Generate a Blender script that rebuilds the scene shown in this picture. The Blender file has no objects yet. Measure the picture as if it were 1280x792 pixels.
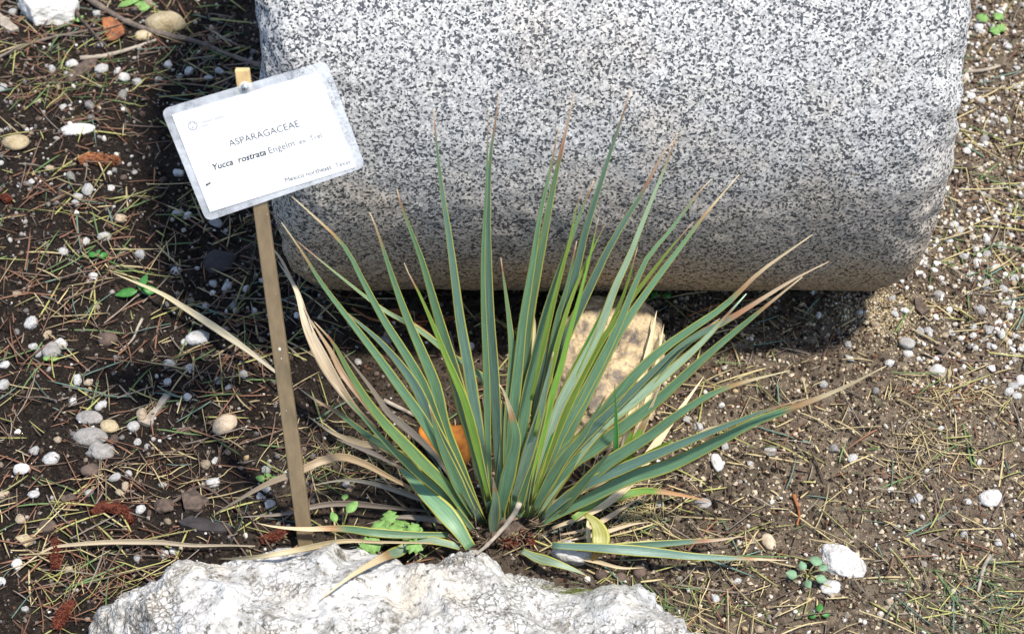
import bpy, bmesh, math, random
import numpy as np
from mathutils import Vector, Matrix

# ------------------------------------------------------------------ camera, sky, sun
scene = bpy.context.scene
COL = scene.collection
DIST, PITCH, SPAN = 2.7, math.radians(42.0), 1.30          # distance to the aim point, tilt down, metres across there
FPX = 1280 * DIST / SPAN
CAM = np.array([0.0, -DIST * math.cos(PITCH), DIST * math.sin(PITCH)])
FWD = np.array([0.0, math.cos(PITCH), -math.sin(PITCH)])
UPV = np.array([0.0, math.sin(PITCH), math.cos(PITCH)])
cd = bpy.data.cameras.new('camera')
cam = bpy.data.objects.new('camera', cd)
COL.objects.link(cam)
cam.location = CAM
cam.rotation_euler = (math.pi / 2 - PITCH, 0, 0)
cd.sensor_width = 36.0
cd.lens = 36.0 * FPX / 1280
cd.clip_start, cd.clip_end = 0.05, 400
cd.dof.use_dof = True
cd.dof.focus_distance = 2.46
cd.dof.aperture_fstop = 9.0
scene.camera = cam

SUN = Vector((0.31, -0.27, 0.91)).normalized()             # direction towards the sun
w = bpy.data.worlds.new('World')
scene.world = w
w.use_nodes = True
nt = w.node_tree
sky = nt.nodes.new('ShaderNodeTexSky')
sky.sky_type = 'NISHITA'
sky.sun_disc = False
sky.sun_elevation = math.asin(SUN.z)
sky.sun_rotation = math.atan2(SUN.x, SUN.y)
nt.links.new(sky.outputs[0], nt.nodes['Background'].inputs[0])
nt.nodes['Background'].inputs[1].default_value = 0.15
sd = bpy.data.lights.new('sun', 'SUN')
sd.energy = 4.3
sd.angle = math.radians(4.0)
sd.color = (1.0, 0.94, 0.85)
sun = bpy.data.objects.new('sun', sd)
COL.objects.link(sun)
sun.rotation_euler = SUN.to_track_quat('Z', 'Y').to_euler()
sun.location = (3, -1, 4)
scene.view_settings.view_transform = 'Standard'
scene.view_settings.look = 'None'
scene.view_settings.exposure = 0.72
scene.view_settings.gamma = 1.0

# ------------------------------------------------------------------ helpers
RNG = np.random.default_rng(7)
random.seed(7)

_perm = np.random.default_rng(3).permutation(256)
_perm = np.concatenate([_perm, _perm, _perm])
_g3 = np.random.default_rng(4).normal(size=(256, 3))
_g3 /= np.linalg.norm(_g3, axis=1)[:, None]


def noise3(p):
    p = np.asarray(p, float)
    i = np.floor(p).astype(int)
    f = p - i
    u = f * f * f * (f * (f * 6 - 15) + 10)
    i &= 255
    out = 0
    for dx in (0, 1):
        for dy in (0, 1):
            for dz in (0, 1):
                h = _perm[_perm[_perm[(i[..., 0] + dx) & 255] + ((i[..., 1] + dy) & 255)] + ((i[..., 2] + dz) & 255)]
                g = _g3[h]
                d = g[..., 0] * (f[..., 0] - dx) + g[..., 1] * (f[..., 1] - dy) + g[..., 2] * (f[..., 2] - dz)
                wt = (u[..., 0] if dx else 1 - u[..., 0]) * (u[..., 1] if dy else 1 - u[..., 1]) * (u[..., 2] if dz else 1 - u[..., 2])
                out = out + d * wt
    return out * 1.5


def fbm(p, oct=4, lac=2.1, gain=0.5):
    a, s = 1.0, 0
    p = np.asarray(p, float)
    for k in range(oct):
        s = s + a * noise3(p + 17.3 * k)
        p = p * lac
        a *= gain
    return s


def worley(p, seed=0):
    """distance to the nearest and second nearest feature point"""
    p = np.asarray(p, float)
    i = np.floor(p).astype(int)
    d1 = np.full(p.shape[:-1], 9.0)
    d2 = d1.copy()
    for dx in (-1, 0, 1):
        for dy in (-1, 0, 1):
            for dz in (-1, 0, 1):
                c = i + np.array([dx, dy, dz])
                h = _perm[_perm[_perm[c[..., 0] & 255] + (c[..., 1] & 255)] + ((c[..., 2] + seed) & 255)]
                q = c + 0.5 + 0.45 * _g3[h]
                d = np.linalg.norm(p - q, axis=-1)
                n1 = np.minimum(d1, d)
                d2 = np.minimum(np.maximum(d1, d), d2)
                d1 = n1
    return d1, d2


def sstep(a, b, x):
    t = np.clip((np.asarray(x, float) - a) / (b - a), 0, 1)
    return t * t * (3 - 2 * t)


def ghf(x, y, fine=True):
    """height of the ground"""
    x = np.asarray(x, float)
    y = np.asarray(y, float)
    q = np.stack([x, y, np.zeros_like(x)], -1)
    near = np.clip(1.6 - 0.5 * np.hypot(x, y), 0, 1)
    h = 0.010 * noise3(q * 2.2 + 5.1) + 0.012 * noise3(q * 0.7 + 9.7)
    if fine:
        h = h + near * (0.0055 * noise3(q * 14 + 1.3) + 0.0045 * noise3(q * 38 + 3.3))
        c = noise3(q * 85 + 7.7)
        h = h + near * 0.0030 * c
        w1, w2 = worley(q * 48 + 0.35 * noise3(q * 30)[..., None])
        h = h + near * 0.0075 * np.clip(0.55 - w1, 0, 1) * sstep(-.25, .35, noise3(q * 8 + 2.2))
    return h


_ghx = ghf
HS, HX0, HY0, HNX, HNY = 0.0045, -1.08, -0.72, 481, 401
_gx, _gy = HX0 + HS * np.arange(HNX), HY0 + HS * np.arange(HNY)
_A, _B = np.meshgrid(_gx, _gy, indexing='ij')
HGRID = _ghx(_A.ravel(), _B.ravel()).reshape(HNX, HNY)


def ghf(x, y):
    """height of the ground mesh, looked up on its own grid near the camera"""
    x, y = np.asarray(x, float), np.asarray(y, float)
    a = np.clip((x - HX0) / HS, 0, HNX - 1.001)
    b = np.clip((y - HY0) / HS, 0, HNY - 1.001)
    i, j = a.astype(int), b.astype(int)
    a, b = a - i, b - j
    return (HGRID[i, j] * (1 - a) * (1 - b) + HGRID[i + 1, j] * a * (1 - b) + HGRID[i, j + 1] * (1 - a) * b + HGRID[i + 1, j + 1] * a * b)


def gh(x, y):
    return float(ghf(np.array([x]), np.array([y]))[0])


def ray(u, v):
    return FWD + np.array([(u - 640) / FPX, 0, 0]) + UPV * (396 - v) / FPX


def onz(u, v, z):
    d = ray(u, v)
    return CAM + d * (z - CAM[2]) / d[2]


def ony(u, v, y):
    d = ray(u, v)
    return CAM + d * (y - CAM[1]) / d[1]


def onplane(u, v, p0, n):
    d = ray(u, v)
    return CAM + d * (np.dot(p0 - CAM, n) / np.dot(d, n))


def ong(u, v):
    z = 0.0
    for _ in range(5):
        p = onz(u, v, z)
        z = gh(p[0], p[1])
    return np.array([p[0], p[1], z])


def mpp(p):
    """metres covered by one photograph pixel at point p"""
    return float(np.dot(np.asarray(p) - CAM, FWD)) / FPX


def tag(o, label=None, cat=None, group=None, kind=None):
    if label: o['label'] = label
    if cat: o['category'] = cat
    if group: o['group'] = group
    if kind: o['kind'] = kind
    return o


def mkmesh(name, verts, faces, mat=None, smooth=True, col=None, uv=None):
    """faces: an (n,k) array or a list of index lists"""
    me = bpy.data.meshes.new(name)
    verts = np.asarray(verts, np.float32)
    if isinstance(faces, np.ndarray):
        n, k = faces.shape
        me.vertices.add(len(verts))
        me.vertices.foreach_set('co', verts.ravel())
        me.loops.add(n * k)
        me.loops.foreach_set('vertex_index', faces.astype(np.int32).ravel())
        me.polygons.add(n)
        me.polygons.foreach_set('loop_start', np.arange(0, n * k, k, dtype=np.int32))
        me.update(calc_edges=True)
    else:
        me.from_pydata(verts.tolist(), [], faces)
        me.update()
    me.polygons.foreach_set('use_smooth', np.full(len(me.polygons), smooth))
    if col is not None:
        a = me.color_attributes.new('Col', 'FLOAT_COLOR', 'POINT')
        c = np.ones((len(verts), 4), np.float32)
        col = np.asarray(col)
        c[:, :col.shape[1]] = col
        a.data.foreach_set('color', c.ravel())
    if uv is not None:
        a = me.attributes.new('across', 'FLOAT2', 'POINT')
        a.data.foreach_set('vector', np.asarray(uv, np.float32).ravel())
    if mat: me.materials.append(mat)
    me.validate()
    return me


def link(name, me, parent=None, loc=None, rot=None, scale=None):
    o = bpy.data.objects.new(name, me)
    COL.objects.link(o)
    if parent: o.parent = parent
    if loc is not None: o.location = loc
    if rot is not None: o.rotation_euler = rot
    if scale is not None: o.scale = scale if hasattr(scale, '__len__') else (scale,) * 3
    return o


def empty(name, loc=(0, 0, 0)):
    o = bpy.data.objects.new(name, None)
    COL.objects.link(o)
    o.location = loc
    o.empty_display_size = 0.05
    return o


def grid_faces(nu, nv, wrap_u=False, wrap_v=False):
    a = np.arange(nu * nv).reshape(nu, nv)
    if wrap_u: a = np.vstack([a, a[:1]])
    if wrap_v: a = np.hstack([a, a[:, :1]])
    return np.stack([a[:-1, :-1], a[1:, :-1], a[1:, 1:], a[:-1, 1:]], -1).reshape(-1, 4)


def ico(sub):
    bm = bmesh.new()
    bmesh.ops.create_icosphere(bm, subdivisions=sub, radius=1)
    v = np.array([x.co[:] for x in bm.verts])
    f = np.array([[q.index for q in x.verts] for x in bm.faces])
    bm.free()
    return v, f


ICO1, ICO2, ICO3, ICO4 = ico(1), ico(2), ico(3), ico(5)


def chip(rng, base, planes=12, squash=(1, .8, .6), rough=0.05, rounding=0.35):
    """an angular stone: a ball cut by random planes, a little roughened"""
    v, f = base
    n = rng.normal(size=(planes, 3))
    n /= np.linalg.norm(n, axis=1)[:, None]
    h = rng.uniform(0.62, 0.95, planes)
    dt = v @ n.T
    r = np.where(dt > 0.05, h / np.maximum(dt, 0.05), 9).min(1)
    r = np.minimum(r, 1.05)
    r = r * (1 - rounding) + rounding * 0.85
    r = r * (1 + rough * fbm(v * 2.3 + rng.uniform(0, 50, 3), 3))
    return v * r[:, None] * np.array(squash), f


def tube(pts, radii, sides=6, caps=True, rng=None, rough=0.0):
    pts = np.asarray(pts, float)
    n = len(pts)
    radii = np.broadcast_to(radii, n)
    t = np.gradient(pts, axis=0)
    t /= np.linalg.norm(t, axis=1)[:, None] + 1e-12
    ref = np.array([0.13, 0.21, 0.97])
    if abs(t.mean(0) @ ref) > 0.9: ref = np.array([0.97, 0.1, 0.2])
    a = np.cross(t, ref)
    a /= np.linalg.norm(a, axis=1)[:, None] + 1e-12
    b = np.cross(t, a)
    th = np.arange(sides) * 2 * math.pi / sides
    ring = a[:, None] * np.cos(th)[None, :, None] + b[:, None] * np.sin(th)[None, :, None]
    v = pts[:, None] + ring * radii[:, None, None]
    if rough: v = v + ring * (radii[:, None, None] * rough * fbm(v.reshape(-1, 3) * 90, 3).reshape(n, sides, 1))
    v = v.reshape(-1, 3)
    f = [list(q) for q in grid_faces(n, sides, wrap_v=True)]
    if caps:
        f.append(list(range(sides)))
        f.append(list(range((n - 1) * sides, n * sides))[::-1])
    return v, f


def spline(pts, n):
    """Catmull-Rom through the points, evenly spaced"""
    p = np.asarray(pts, float)
    p = np.vstack([2 * p[0] - p[1], p, 2 * p[-1] - p[-2]])
    out = []
    for i in range(1, len(p) - 2):
        for t in np.linspace(0, 1, 12, endpoint=False):
            a, b, c, d = p[i - 1], p[i], p[i + 1], p[i + 2]
            out.append(0.5 * (2 * b + (c - a) * t + (2 * a - 5 * b + 4 * c - d) * t * t + (3 * b - a - 3 * c + d) * t ** 3))
    out.append(p[-2])
    out = np.array(out)
    s = np.concatenate([[0], np.cumsum(np.linalg.norm(np.diff(out, axis=0), axis=1))])
    q = np.linspace(0, s[-1], n)
    return np.stack([np.interp(q, s, out[:, k]) for k in range(out.shape[1])], 1)


# ------------------------------------------------------------------ materials
class NT:
    def __init__(self, name, rough=0.8, spec=0.3):
        self.m = bpy.data.materials.new(name)
        self.m.use_nodes = True
        self.t = self.m.node_tree
        self.b = self.t.nodes['Principled BSDF']
        self.b.inputs['Roughness'].default_value = rough
        self.b.inputs['Specular IOR Level'].default_value = spec

    def n(self, typ, props=None, **inp):
        x = self.t.nodes.new('ShaderNode' + typ)
        for k, v in (props or {}).items(): setattr(x, k, v)
        for k, v in inp.items(): self.set(x, k, v)
        return x

    def set(self, x, k, v):
        s = x.inputs[int(k[1:]) if k[0] == '_' and k[1:].isdigit() else k.replace('_', ' ')]
        if hasattr(v, 'is_linked') or hasattr(v, 'links'): self.t.links.new(v, s)
        elif hasattr(v, 'outputs'): self.t.links.new(v.outputs[0], s)
        else: s.default_value = v

    def coord(self, kind='Object'):
        return self.n('TexCoord').outputs[kind]

    def noise(self, scale, co, detail=4, rough=0.55, out='Fac', dist=0.0):
        x = self.n('TexNoise', Scale=scale, Detail=detail, Roughness=rough, Distortion=dist, Vector=co)
        return x.outputs[out]

    def ramp(self, fac, stops, interp='LINEAR'):
        x = self.n('ValToRGB', _0=fac)
        x.color_ramp.interpolation = interp
        e = x.color_ramp.elements
        while len(e) < len(stops): e.new(0.5)
        for q, (p, c) in zip(e, stops):
            q.position = p
            q.color = (*c, 1) if hasattr(c, '__len__') else (c, c, c, 1)
        return x.outputs[0]

    def mix(self, fac, a, b, mode='MIX'):
        x = self.n('Mix', dict(data_type='RGBA', blend_type=mode))
        for k, v in ((0, fac), (6, a), (7, b)):
            if hasattr(v, 'links'): self.t.links.new(v, x.inputs[k])
            elif k and not hasattr(v, '__len__'): x.inputs[k].default_value = (v, v, v, 1)
            elif k: x.inputs[k].default_value = (*v[:3], 1)
            else: x.inputs[k].default_value = v
        return x.outputs[2]

    def math(self, op, a, b=0.0, clamp=False):
        x = self.n('Math', dict(operation=op, use_clamp=clamp), _0=a, _1=b)
        return x.outputs[0]

    def bump(self, h, strength=0.5, dist=0.002, normal=None):
        x = self.n('Bump', Strength=strength, Distance=dist, Height=h)
        if normal is not None: self.set(x, 'Normal', normal)
        return x.outputs[0]

    def done(self, color=None, normal=None, rough=None):
        if color is not None: self.set(self.b, 'Base Color', color if hasattr(color, 'links') else (*color, 1))
        if normal is not None: self.set(self.b, 'Normal', normal)
        if rough is not None: self.set(self.b, 'Roughness', rough)
        return self.m


def mat_soil():
    s = NT('soil', 0.95, 0.15)
    co = s.coord()
    a = s.noise(5, co, 5)
    b = s.noise(60, co, 5, 0.65)
    c = s.noise(300, co, 4, 0.7)
    x = s.n('SeparateXYZ', Vector=co)
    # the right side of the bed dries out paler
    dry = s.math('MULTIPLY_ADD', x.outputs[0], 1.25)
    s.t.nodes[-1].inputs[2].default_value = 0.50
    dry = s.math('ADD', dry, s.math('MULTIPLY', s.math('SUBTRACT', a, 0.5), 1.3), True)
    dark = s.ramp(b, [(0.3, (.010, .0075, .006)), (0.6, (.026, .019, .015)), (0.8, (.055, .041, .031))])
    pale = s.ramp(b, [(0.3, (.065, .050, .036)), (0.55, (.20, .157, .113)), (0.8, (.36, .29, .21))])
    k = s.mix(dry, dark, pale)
    k = s.mix(s.ramp(c, [(0.55, 0.0), (0.75, 0.5)]), k, (.20, .165, .125))
    nb = s.bump(c, 1.0, 0.006)
    nb = s.bump(b, 1.0, 0.012, nb)
    nb = s.bump(s.noise(750, co, 2, 0.6), 0.8, 0.003, nb)
    return s.done(k, nb)


def mat_vcol(name, rough=0.85, spec=0.25, bump=400, amt=0.35, var=0.25, transl=0.0):
    """colour per piece from the attribute Col, with fine mottling"""
    s = NT(name, rough, spec)
    at = s.n('VertexColor', dict(layer_name='Col')).outputs[0]
    co = s.coord()
    n1 = s.noise(bump, co, 3)
    k = s.mix(var, at, s.mix(1.0, at, s.ramp(n1, [(0.3, 0.3), (0.7, 1.6)]), 'MULTIPLY'))
    return s.done(k, s.bump(n1, amt, 0.001))


def mat_stone(name, stops, scale=60, spots=None, rough=0.9, bump=0.5, var=0.25):
    s = NT(name, rough, 0.25)
    co = s.coord()
    rnd = s.n('ObjectInfo').outputs['Random']
    sh = s.n('VectorMath', dict(operation='ADD'), _0=co)
    cx = s.n('CombineXYZ', X=s.math('MULTIPLY', rnd, 37.0), Y=s.math('MULTIPLY', rnd, 11.0))
    s.t.links.new(cx.outputs[0], sh.inputs[1])
    v = sh.outputs[0]
    n1 = s.noise(scale, v, 5, 0.6)
    k = s.ramp(n1, stops)
    n2 = s.noise(scale * 6, v, 3, 0.6)
    k = s.mix(0.5, k, s.mix(1.0, k, s.ramp(n2, [(0.3, 0.55), (0.65, 1.25)]), 'MULTIPLY'))
    if spots: k = s.mix(s.ramp(s.noise(scale * 2.2, v, 4, 0.7), [(0.58, 0.0), (0.68, spots[1])]), k, spots[0])
    hsv = s.n('HueSaturation', Color=k, Value=s.math('ADD', s.math('MULTIPLY', rnd, var), 1 - var * 0.6))
    return s.done(hsv.outputs[0], s.bump(n2, bump, 0.0015, s.bump(n1, bump, 0.004)))


def mat_granite():
    s = NT('granite', 0.75, 0.35)
    co = s.coord()
    wob = s.n('VectorMath', dict(operation='MULTIPLY_ADD'), _0=s.noise(160, co, 2, 0.5, 'Color'), _1=(.0030,) * 3, _2=co).outputs[0]
    v1 = s.n('TexVoronoi', Vector=wob, Scale=480.0).outputs['Color']
    v2 = s.n('TexVoronoi', Vector=wob, Scale=340.0).outputs['Color']
    patch = s.noise(11, co, 4, 0.6)
    sep = s.n('SeparateColor', _0=v1).outputs
    sep2 = s.n('SeparateColor', _0=v2).outputs
    t = s.math('ADD', sep[0], s.math('MULTIPLY', s.math('SUBTRACT', patch, 0.5), 0.5))
    k = s.ramp(t, [(0.0, (.040, .044, .050)), (0.15, (.12, .125, .135)), (0.27, (.25, .25, .255)), (0.41, (.38, .376, .365)),
                   (0.60, (.48, .472, .458)), (0.82, (.58, .572, .556))], 'CONSTANT')
    k = s.mix(s.ramp(sep2[0], [(0, 1.0), (0.13, 0.0)], 'CONSTANT'), k, (.065, .07, .078))
    k = s.mix(s.ramp(sep2[1], [(0, 0.0), (0.84, 0.55)], 'CONSTANT'), k, (.56, .552, .536))
    warm = s.noise(6.5, co, 5, 0.65)
    k = s.mix(s.ramp(warm, [(0.52, 0.0), (0.72, 0.42)]), k, s.mix(1.0, k, (1.0, .86, .68), 'MULTIPLY'))
    # earth splash on the lower flank, plus warm ground bounce light painted in
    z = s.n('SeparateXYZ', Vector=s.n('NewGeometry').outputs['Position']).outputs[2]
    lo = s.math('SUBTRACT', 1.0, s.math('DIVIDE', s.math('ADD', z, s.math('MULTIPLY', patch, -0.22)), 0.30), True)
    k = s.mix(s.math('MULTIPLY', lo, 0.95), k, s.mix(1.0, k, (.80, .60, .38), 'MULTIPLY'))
    # a few rusty lichen dots
    ld = s.n('TexVoronoi', Vector=co, Scale=5.0).outputs['Distance']
    k = s.mix(s.ramp(s.math('ADD', ld, s.math('MULTIPLY', s.noise(120, co), 0.05)), [(0.035, 0.75), (0.06, 0.0)]), k, (.21, .15, .09))
    nb = s.bump(sep[0], 0.25, 0.0012)
    nb = s.bump(s.noise(48, co, 4, 0.6), 0.5, 0.004, nb)
    return s.done(k, nb)


def mat_limestone():
    s = NT('limestone', 0.92, 0.2)
    co = s.coord()
    big = s.noise(9, co, 5, 0.6)
    n1 = s.noise(45, co, 5, 0.65)
    vor = s.n('TexVoronoi', dict(feature='DISTANCE_TO_EDGE'), Scale=130.0,
              Vector=s.n('VectorMath', dict(operation='MULTIPLY_ADD'), _0=s.noise(90, co, 3, 0.5, 'Color'), _1=(.011,) * 3, _2=co).outputs[0]).outputs[0]
    k = s.ramp(n1, [(0.28, (.30, .285, .26)), (0.44, (.42, .41, .39)), (0.62, (.54, .535, .52))])
    k = s.mix(s.ramp(s.noise(16, co, 5, 0.65), [(0.5, 0.0), (0.72, 0.6)]), k, (.52, .45, .34))
    k = s.mix(s.ramp(s.noise(11, co, 5, 0.7), [(0.54, 0.0), (0.70, 0.6)]), k, (.34, .35, .36))
    # dark algae between the nodules, in patches
    crack = s.ramp(s.math('ADD', vor, s.math('MULTIPLY', s.math('SUBTRACT', s.noise(220, co, 3), 0.5), 0.22)), [(0.0, 1.0), (0.10, 0.0)])
    where = s.ramp(big, [(0.44, 0.0), (0.58, 0.95)])
    k = s.mix(s.math('MULTIPLY', crack, where), k, (.12, .10, .075))
    k = s.mix(s.ramp(s.noise(30, co, 7, 0.78), [(0.535, 0.0), (0.63, 0.85)]), k, (.17, .155, .13))
    k = s.mix(s.ramp(s.noise(120, co, 5, 0.7), [(0.56, 0.0), (0.64, 0.85)]), k, (.085, .075, .06))
    at = s.n('VertexColor', dict(layer_name='Col')).outputs[0]
    pit = s.n('SeparateColor', _0=at).outputs[0]
    k = s.mix(pit, k, (.11, .10, .082))
    moss = s.n('SeparateColor', _0=at).outputs[1]
    k = s.mix(s.math('MULTIPLY', moss, s.ramp(s.noise(70, co), [(0.38, 0.0), (0.5, 1.0)])), k, (.10, .115, .018))
    nb = s.bump(s.ramp(vor, [(0, 0.0), (0.2, 1.0)]), s.math('MULTIPLY', where, 0.7), 0.003)
    nb = s.bump(s.noise(130, co, 5, 0.65), 0.9, 0.004, nb)
    nb = s.bump(s.noise(40, co, 5, 0.6), 0.7, 0.009, nb)
    return s.done(k, nb)


def mat_leaf(name='leaf_skin'):
    s = NT(name, 0.42, 0.45)
    vc = s.n('VertexColor', dict(layer_name='Col'))
    at, alive = vc.outputs[0], vc.outputs[1]
    uv = s.n('Attribute', dict(attribute_name='across')).outputs['Vector']
    sp = s.n('SeparateXYZ', Vector=uv)
    rnd = s.n('ObjectInfo').outputs['Random']
    st = s.n('CombineXYZ', X=s.math('MULTIPLY', sp.outputs[0], 20.0), Y=s.math('MULTIPLY', sp.outputs[1], 2.2), Z=s.math('MULTIPLY', rnd, 40.0)).outputs[0]
    n1 = s.noise(1.0, st, 4, 0.6)
    k = s.mix(0.75, at, s.mix(1.0, at, s.ramp(n1, [(0.3, 0.45), (0.7, 1.5)]), 'MULTIPLY'))
    hsv = s.n('HueSaturation', Color=k, Hue=s.math('ADD', s.math('MULTIPLY', rnd, 0.035), 0.485),
              Value=s.math('ADD', s.math('MULTIPLY', rnd, 0.3), 0.85)).outputs[0]
    ed = s.math('ABSOLUTE', s.math('SUBTRACT', sp.outputs[0], 0.5))
    edge = s.ramp(ed, [(0.375, 0.0), (0.43, 1.0)])
    k = s.mix(s.math('MULTIPLY', edge, alive), hsv, (.42, .40, .075))
    # scars and bleached specks
    blot = s.noise(75, s.coord(), 4, 0.6)
    k = s.mix(s.math('MULTIPLY', s.ramp(blot, [(0.68, 0.0), (0.74, 0.6)]), alive), k, (.24, .21, .11))
    s.set(s.b, 'Subsurface Weight', 0.0)
    tr = s.n('BsdfTranslucent', Color=s.mix(1.0, k, (1.0, 1.15, .45), 'MULTIPLY'))
    mx = s.n('MixShader', _0=0.22)
    s.t.links.new(s.b.outputs[0], mx.inputs[1])
    s.t.links.new(tr.outputs[0], mx.inputs[2])
    s.t.links.new(mx.outputs[0], s.t.nodes['Material Output'].inputs[0])
    return s.done(k, s.bump(n1, 0.35, 0.0008))


def mat_plain(name, c, var=0.3, scale=60, rough=0.8, spec=0.3, c2=None, bump=0.3, stretch=None):
    s = NT(name, rough, spec)
    co = s.coord()
    if stretch: co = s.n('Mapping', Vector=co, Scale=stretch).outputs[0]
    n1 = s.noise(scale, co, 5, 0.6)
    c2 = c2 or tuple(x * (1 - var * 1.6) for x in c)
    k = s.ramp(n1, [(0.32, c2), (0.62, c)])
    return s.done(k, s.bump(n1, bump, 0.0012))


M = dict(
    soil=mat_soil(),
    crumb=mat_vcol('soil_crumb', 0.95, 0.15, 500),
    gravel=mat_vcol('gravel_grain', 0.85, 0.3, 300, 0.5, 0.4),
    needle=mat_vcol('needle_skin', 0.6, 0.35, 300, 0.2, 0.3),
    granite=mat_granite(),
    limestone=mat_limestone(),
    leaf=mat_leaf(),
    tanrock=mat_stone('tan_rock', [(0.34, (.15, .125, .105)), (0.47, (.33, .255, .165)), (0.6, (.50, .385, .225))], 46, ((.14, .13, .13), 0.85), bump=1.0),
    white=mat_stone('white_stone', [(0.3, (.36, .345, .32)), (0.6, (.58, .57, .55))], 48, ((.26, .23, .19), 0.7), bump=1.0),
    whitepeb=mat_stone('white_pebble', [(0.3, (.36, .35, .325)), (0.6, (.56, .555, .54))], 2.2, ((.30, .26, .21), 0.6), var=.5, bump=.8),
    greypeb=mat_stone('grey_pebble', [(0.3, (.13, .125, .12)), (0.6, (.26, .25, .235))], 2.2, ((.09, .08, .07), 0.5), var=.5),
    tanpeb=mat_stone('tan_pebble', [(0.3, (.21, .16, .11)), (0.6, (.38, .31, .22))], 2.2, ((.17, .12, .08), 0.5), var=.5),
    brownpeb=mat_stone('brown_pebble', [(0.3, (.05, .036, .03)), (0.6, (.11, .078, .06))], 2.2, var=.5),
    grey=mat_stone('grey_stone', [(0.3, (.16, .15, .14)), (0.6, (.30, .285, .265))], 70, ((.10, .09, .08), 0.5)),
    tan=mat_stone('tan_stone', [(0.3, (.26, .20, .14)), (0.6, (.45, .37, .27))], 60, ((.20, .14, .09), 0.5)),
    brown=mat_stone('brown_stone', [(0.3, (.055, .040, .033)), (0.6, (.12, .085, .066))], 60),
    ochre=mat_stone('ochre_stone', [(0.3, (.27, .20, .10)), (0.6, (.40, .33, .21))], 50, ((.48, .45, .38), 0.7), bump=.9),
    bark=mat_plain('bark', (.115, .085, .066), 0.4, 120, 0.9, 0.2, (.035, .026, .022), 0.8),
    twig=mat_plain('twig_bark', (.17, .135, .11), 0.4, 90, 0.85, 0.2, (.065, .05, .042), 0.8),
    deadwood=mat_plain('grey_wood', (.36, .31, .25), 0.3, 90, 0.85, 0.2, (.19, .16, .13), 0.6),
    cone=mat_plain('catkin_scale', (.125, .030, .014), 0.4, 300, 0.8, 0.25, (.035, .009, .006), 0.6),
    rust=mat_plain('rusty_leaf', (.30, .115, .045), 0.3, 70, 0.7, 0.25, (.075, .028, .016), 0.7),
    orange=mat_plain('orange_leaf_skin', (.58, .22, .035), 0.3, 60, 0.6, 0.3, (.26, .085, .022), 0.8),
    slate=mat_plain('slate', (.040, .034, .034), 0.3, 80, 0.8, 0.3, None, 0.5),
    weed=mat_plain('weed_leaf', (.17, .30, .085), 0.25, 160, 0.6, 0.3, (.10, .20, .05), 0.7),
    weeddark=mat_plain('seedling_leaf', (.050, .19, .035), 0.25, 120, 0.5, 0.35, None, 0.3),
    weedgrey=mat_plain('blue_green_leaf', (.17, .29, .17), 0.25, 120, 0.6, 0.3, None, 0.3),
    stem=mat_plain('weed_stem', (.24, .23, .10), 0.3, 100, 0.7, 0.3),
    stake=mat_plain('stake_wood', (.20, .148, .085), 0.16, 22, 0.6, 0.35, None, 0.25, (6, 6, 1)),
    staketip=mat_plain('stake_cut_wood', (.56, .40, .19), 0.15, 60, 0.75, 0.25, None, 0.3),
    fleck=mat_plain('paint_fleck', (.78, .77, .74), 0.1, 90, 0.8),
    paper=mat_plain('paper', (.86, .87, .88), 0.01, 12, 0.45, 0.5, None, 0.05),
    screw=mat_plain('zinc_screw', (.55, .56, .58), 0.2, 200, 0.35, 0.6),
    fibre=mat_plain('stem_fibre', (.21, .155, .105), 0.4, 150, 0.9, 0.15, (.07, .05, .035), 0.9),
)
M['screw'].node_tree.nodes['Principled BSDF'].inputs['Metallic'].default_value = 0.8


def mat_ink(name, g):
    s = NT(name, 0.7, 0.3)
    return s.done((g, g, g * 1.03))


def mat_laminate():
    s = NT('laminate', 0.18, 0.6)
    n1 = s.noise(35, s.coord(), 4, 0.6)
    s.done((.78, .80, .83), s.bump(n1, 0.5, 0.004))
    tr = s.n('BsdfTransparent', Color=(.92, .94, .96, 1))
    mx = s.n('MixShader', _0=s.ramp(n1, [(0.35, 0.16), (0.65, 0.52)]))
    s.t.links.new(tr.outputs[0], mx.inputs[1])
    s.t.links.new(s.b.outputs[0], mx.inputs[2])
    s.t.links.new(mx.outputs[0], s.t.nodes['Material Output'].inputs[0])
    return s.m


# ------------------------------------------------------------------ ground
def axis_pts(mid, far):
    d, lo, hi = HS, [], []
    while d < far:
        d *= 1.35
        lo.append(mid[0] - d)
        hi.append(mid[-1] + d)
    return np.concatenate([np.array(lo)[::-1], mid, np.array(hi)])


gx, gy = axis_pts(_gx, 60), axis_pts(_gy, 60)
X, Y = np.meshgrid(gx, gy, indexing='ij')
Z = _ghx(X.ravel(), Y.ravel())
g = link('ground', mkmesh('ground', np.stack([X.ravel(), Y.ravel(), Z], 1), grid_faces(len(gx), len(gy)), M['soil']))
tag(g, 'dark crumbly garden soil, drier and paler right of the plant', 'ground', kind='structure')

# ------------------------------------------------------------------ granite drum
DR, DSINK = 0.40, 0.025
DZ = DR - DSINK
a_ = PITCH - math.atan((396 - 362) / FPX)
DY = (DR - (DZ - CAM[2]) * math.cos(a_)) / math.sin(a_) + CAM[1]
DX0, DX1 = -0.283, 0.502                                    # its two ends


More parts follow.
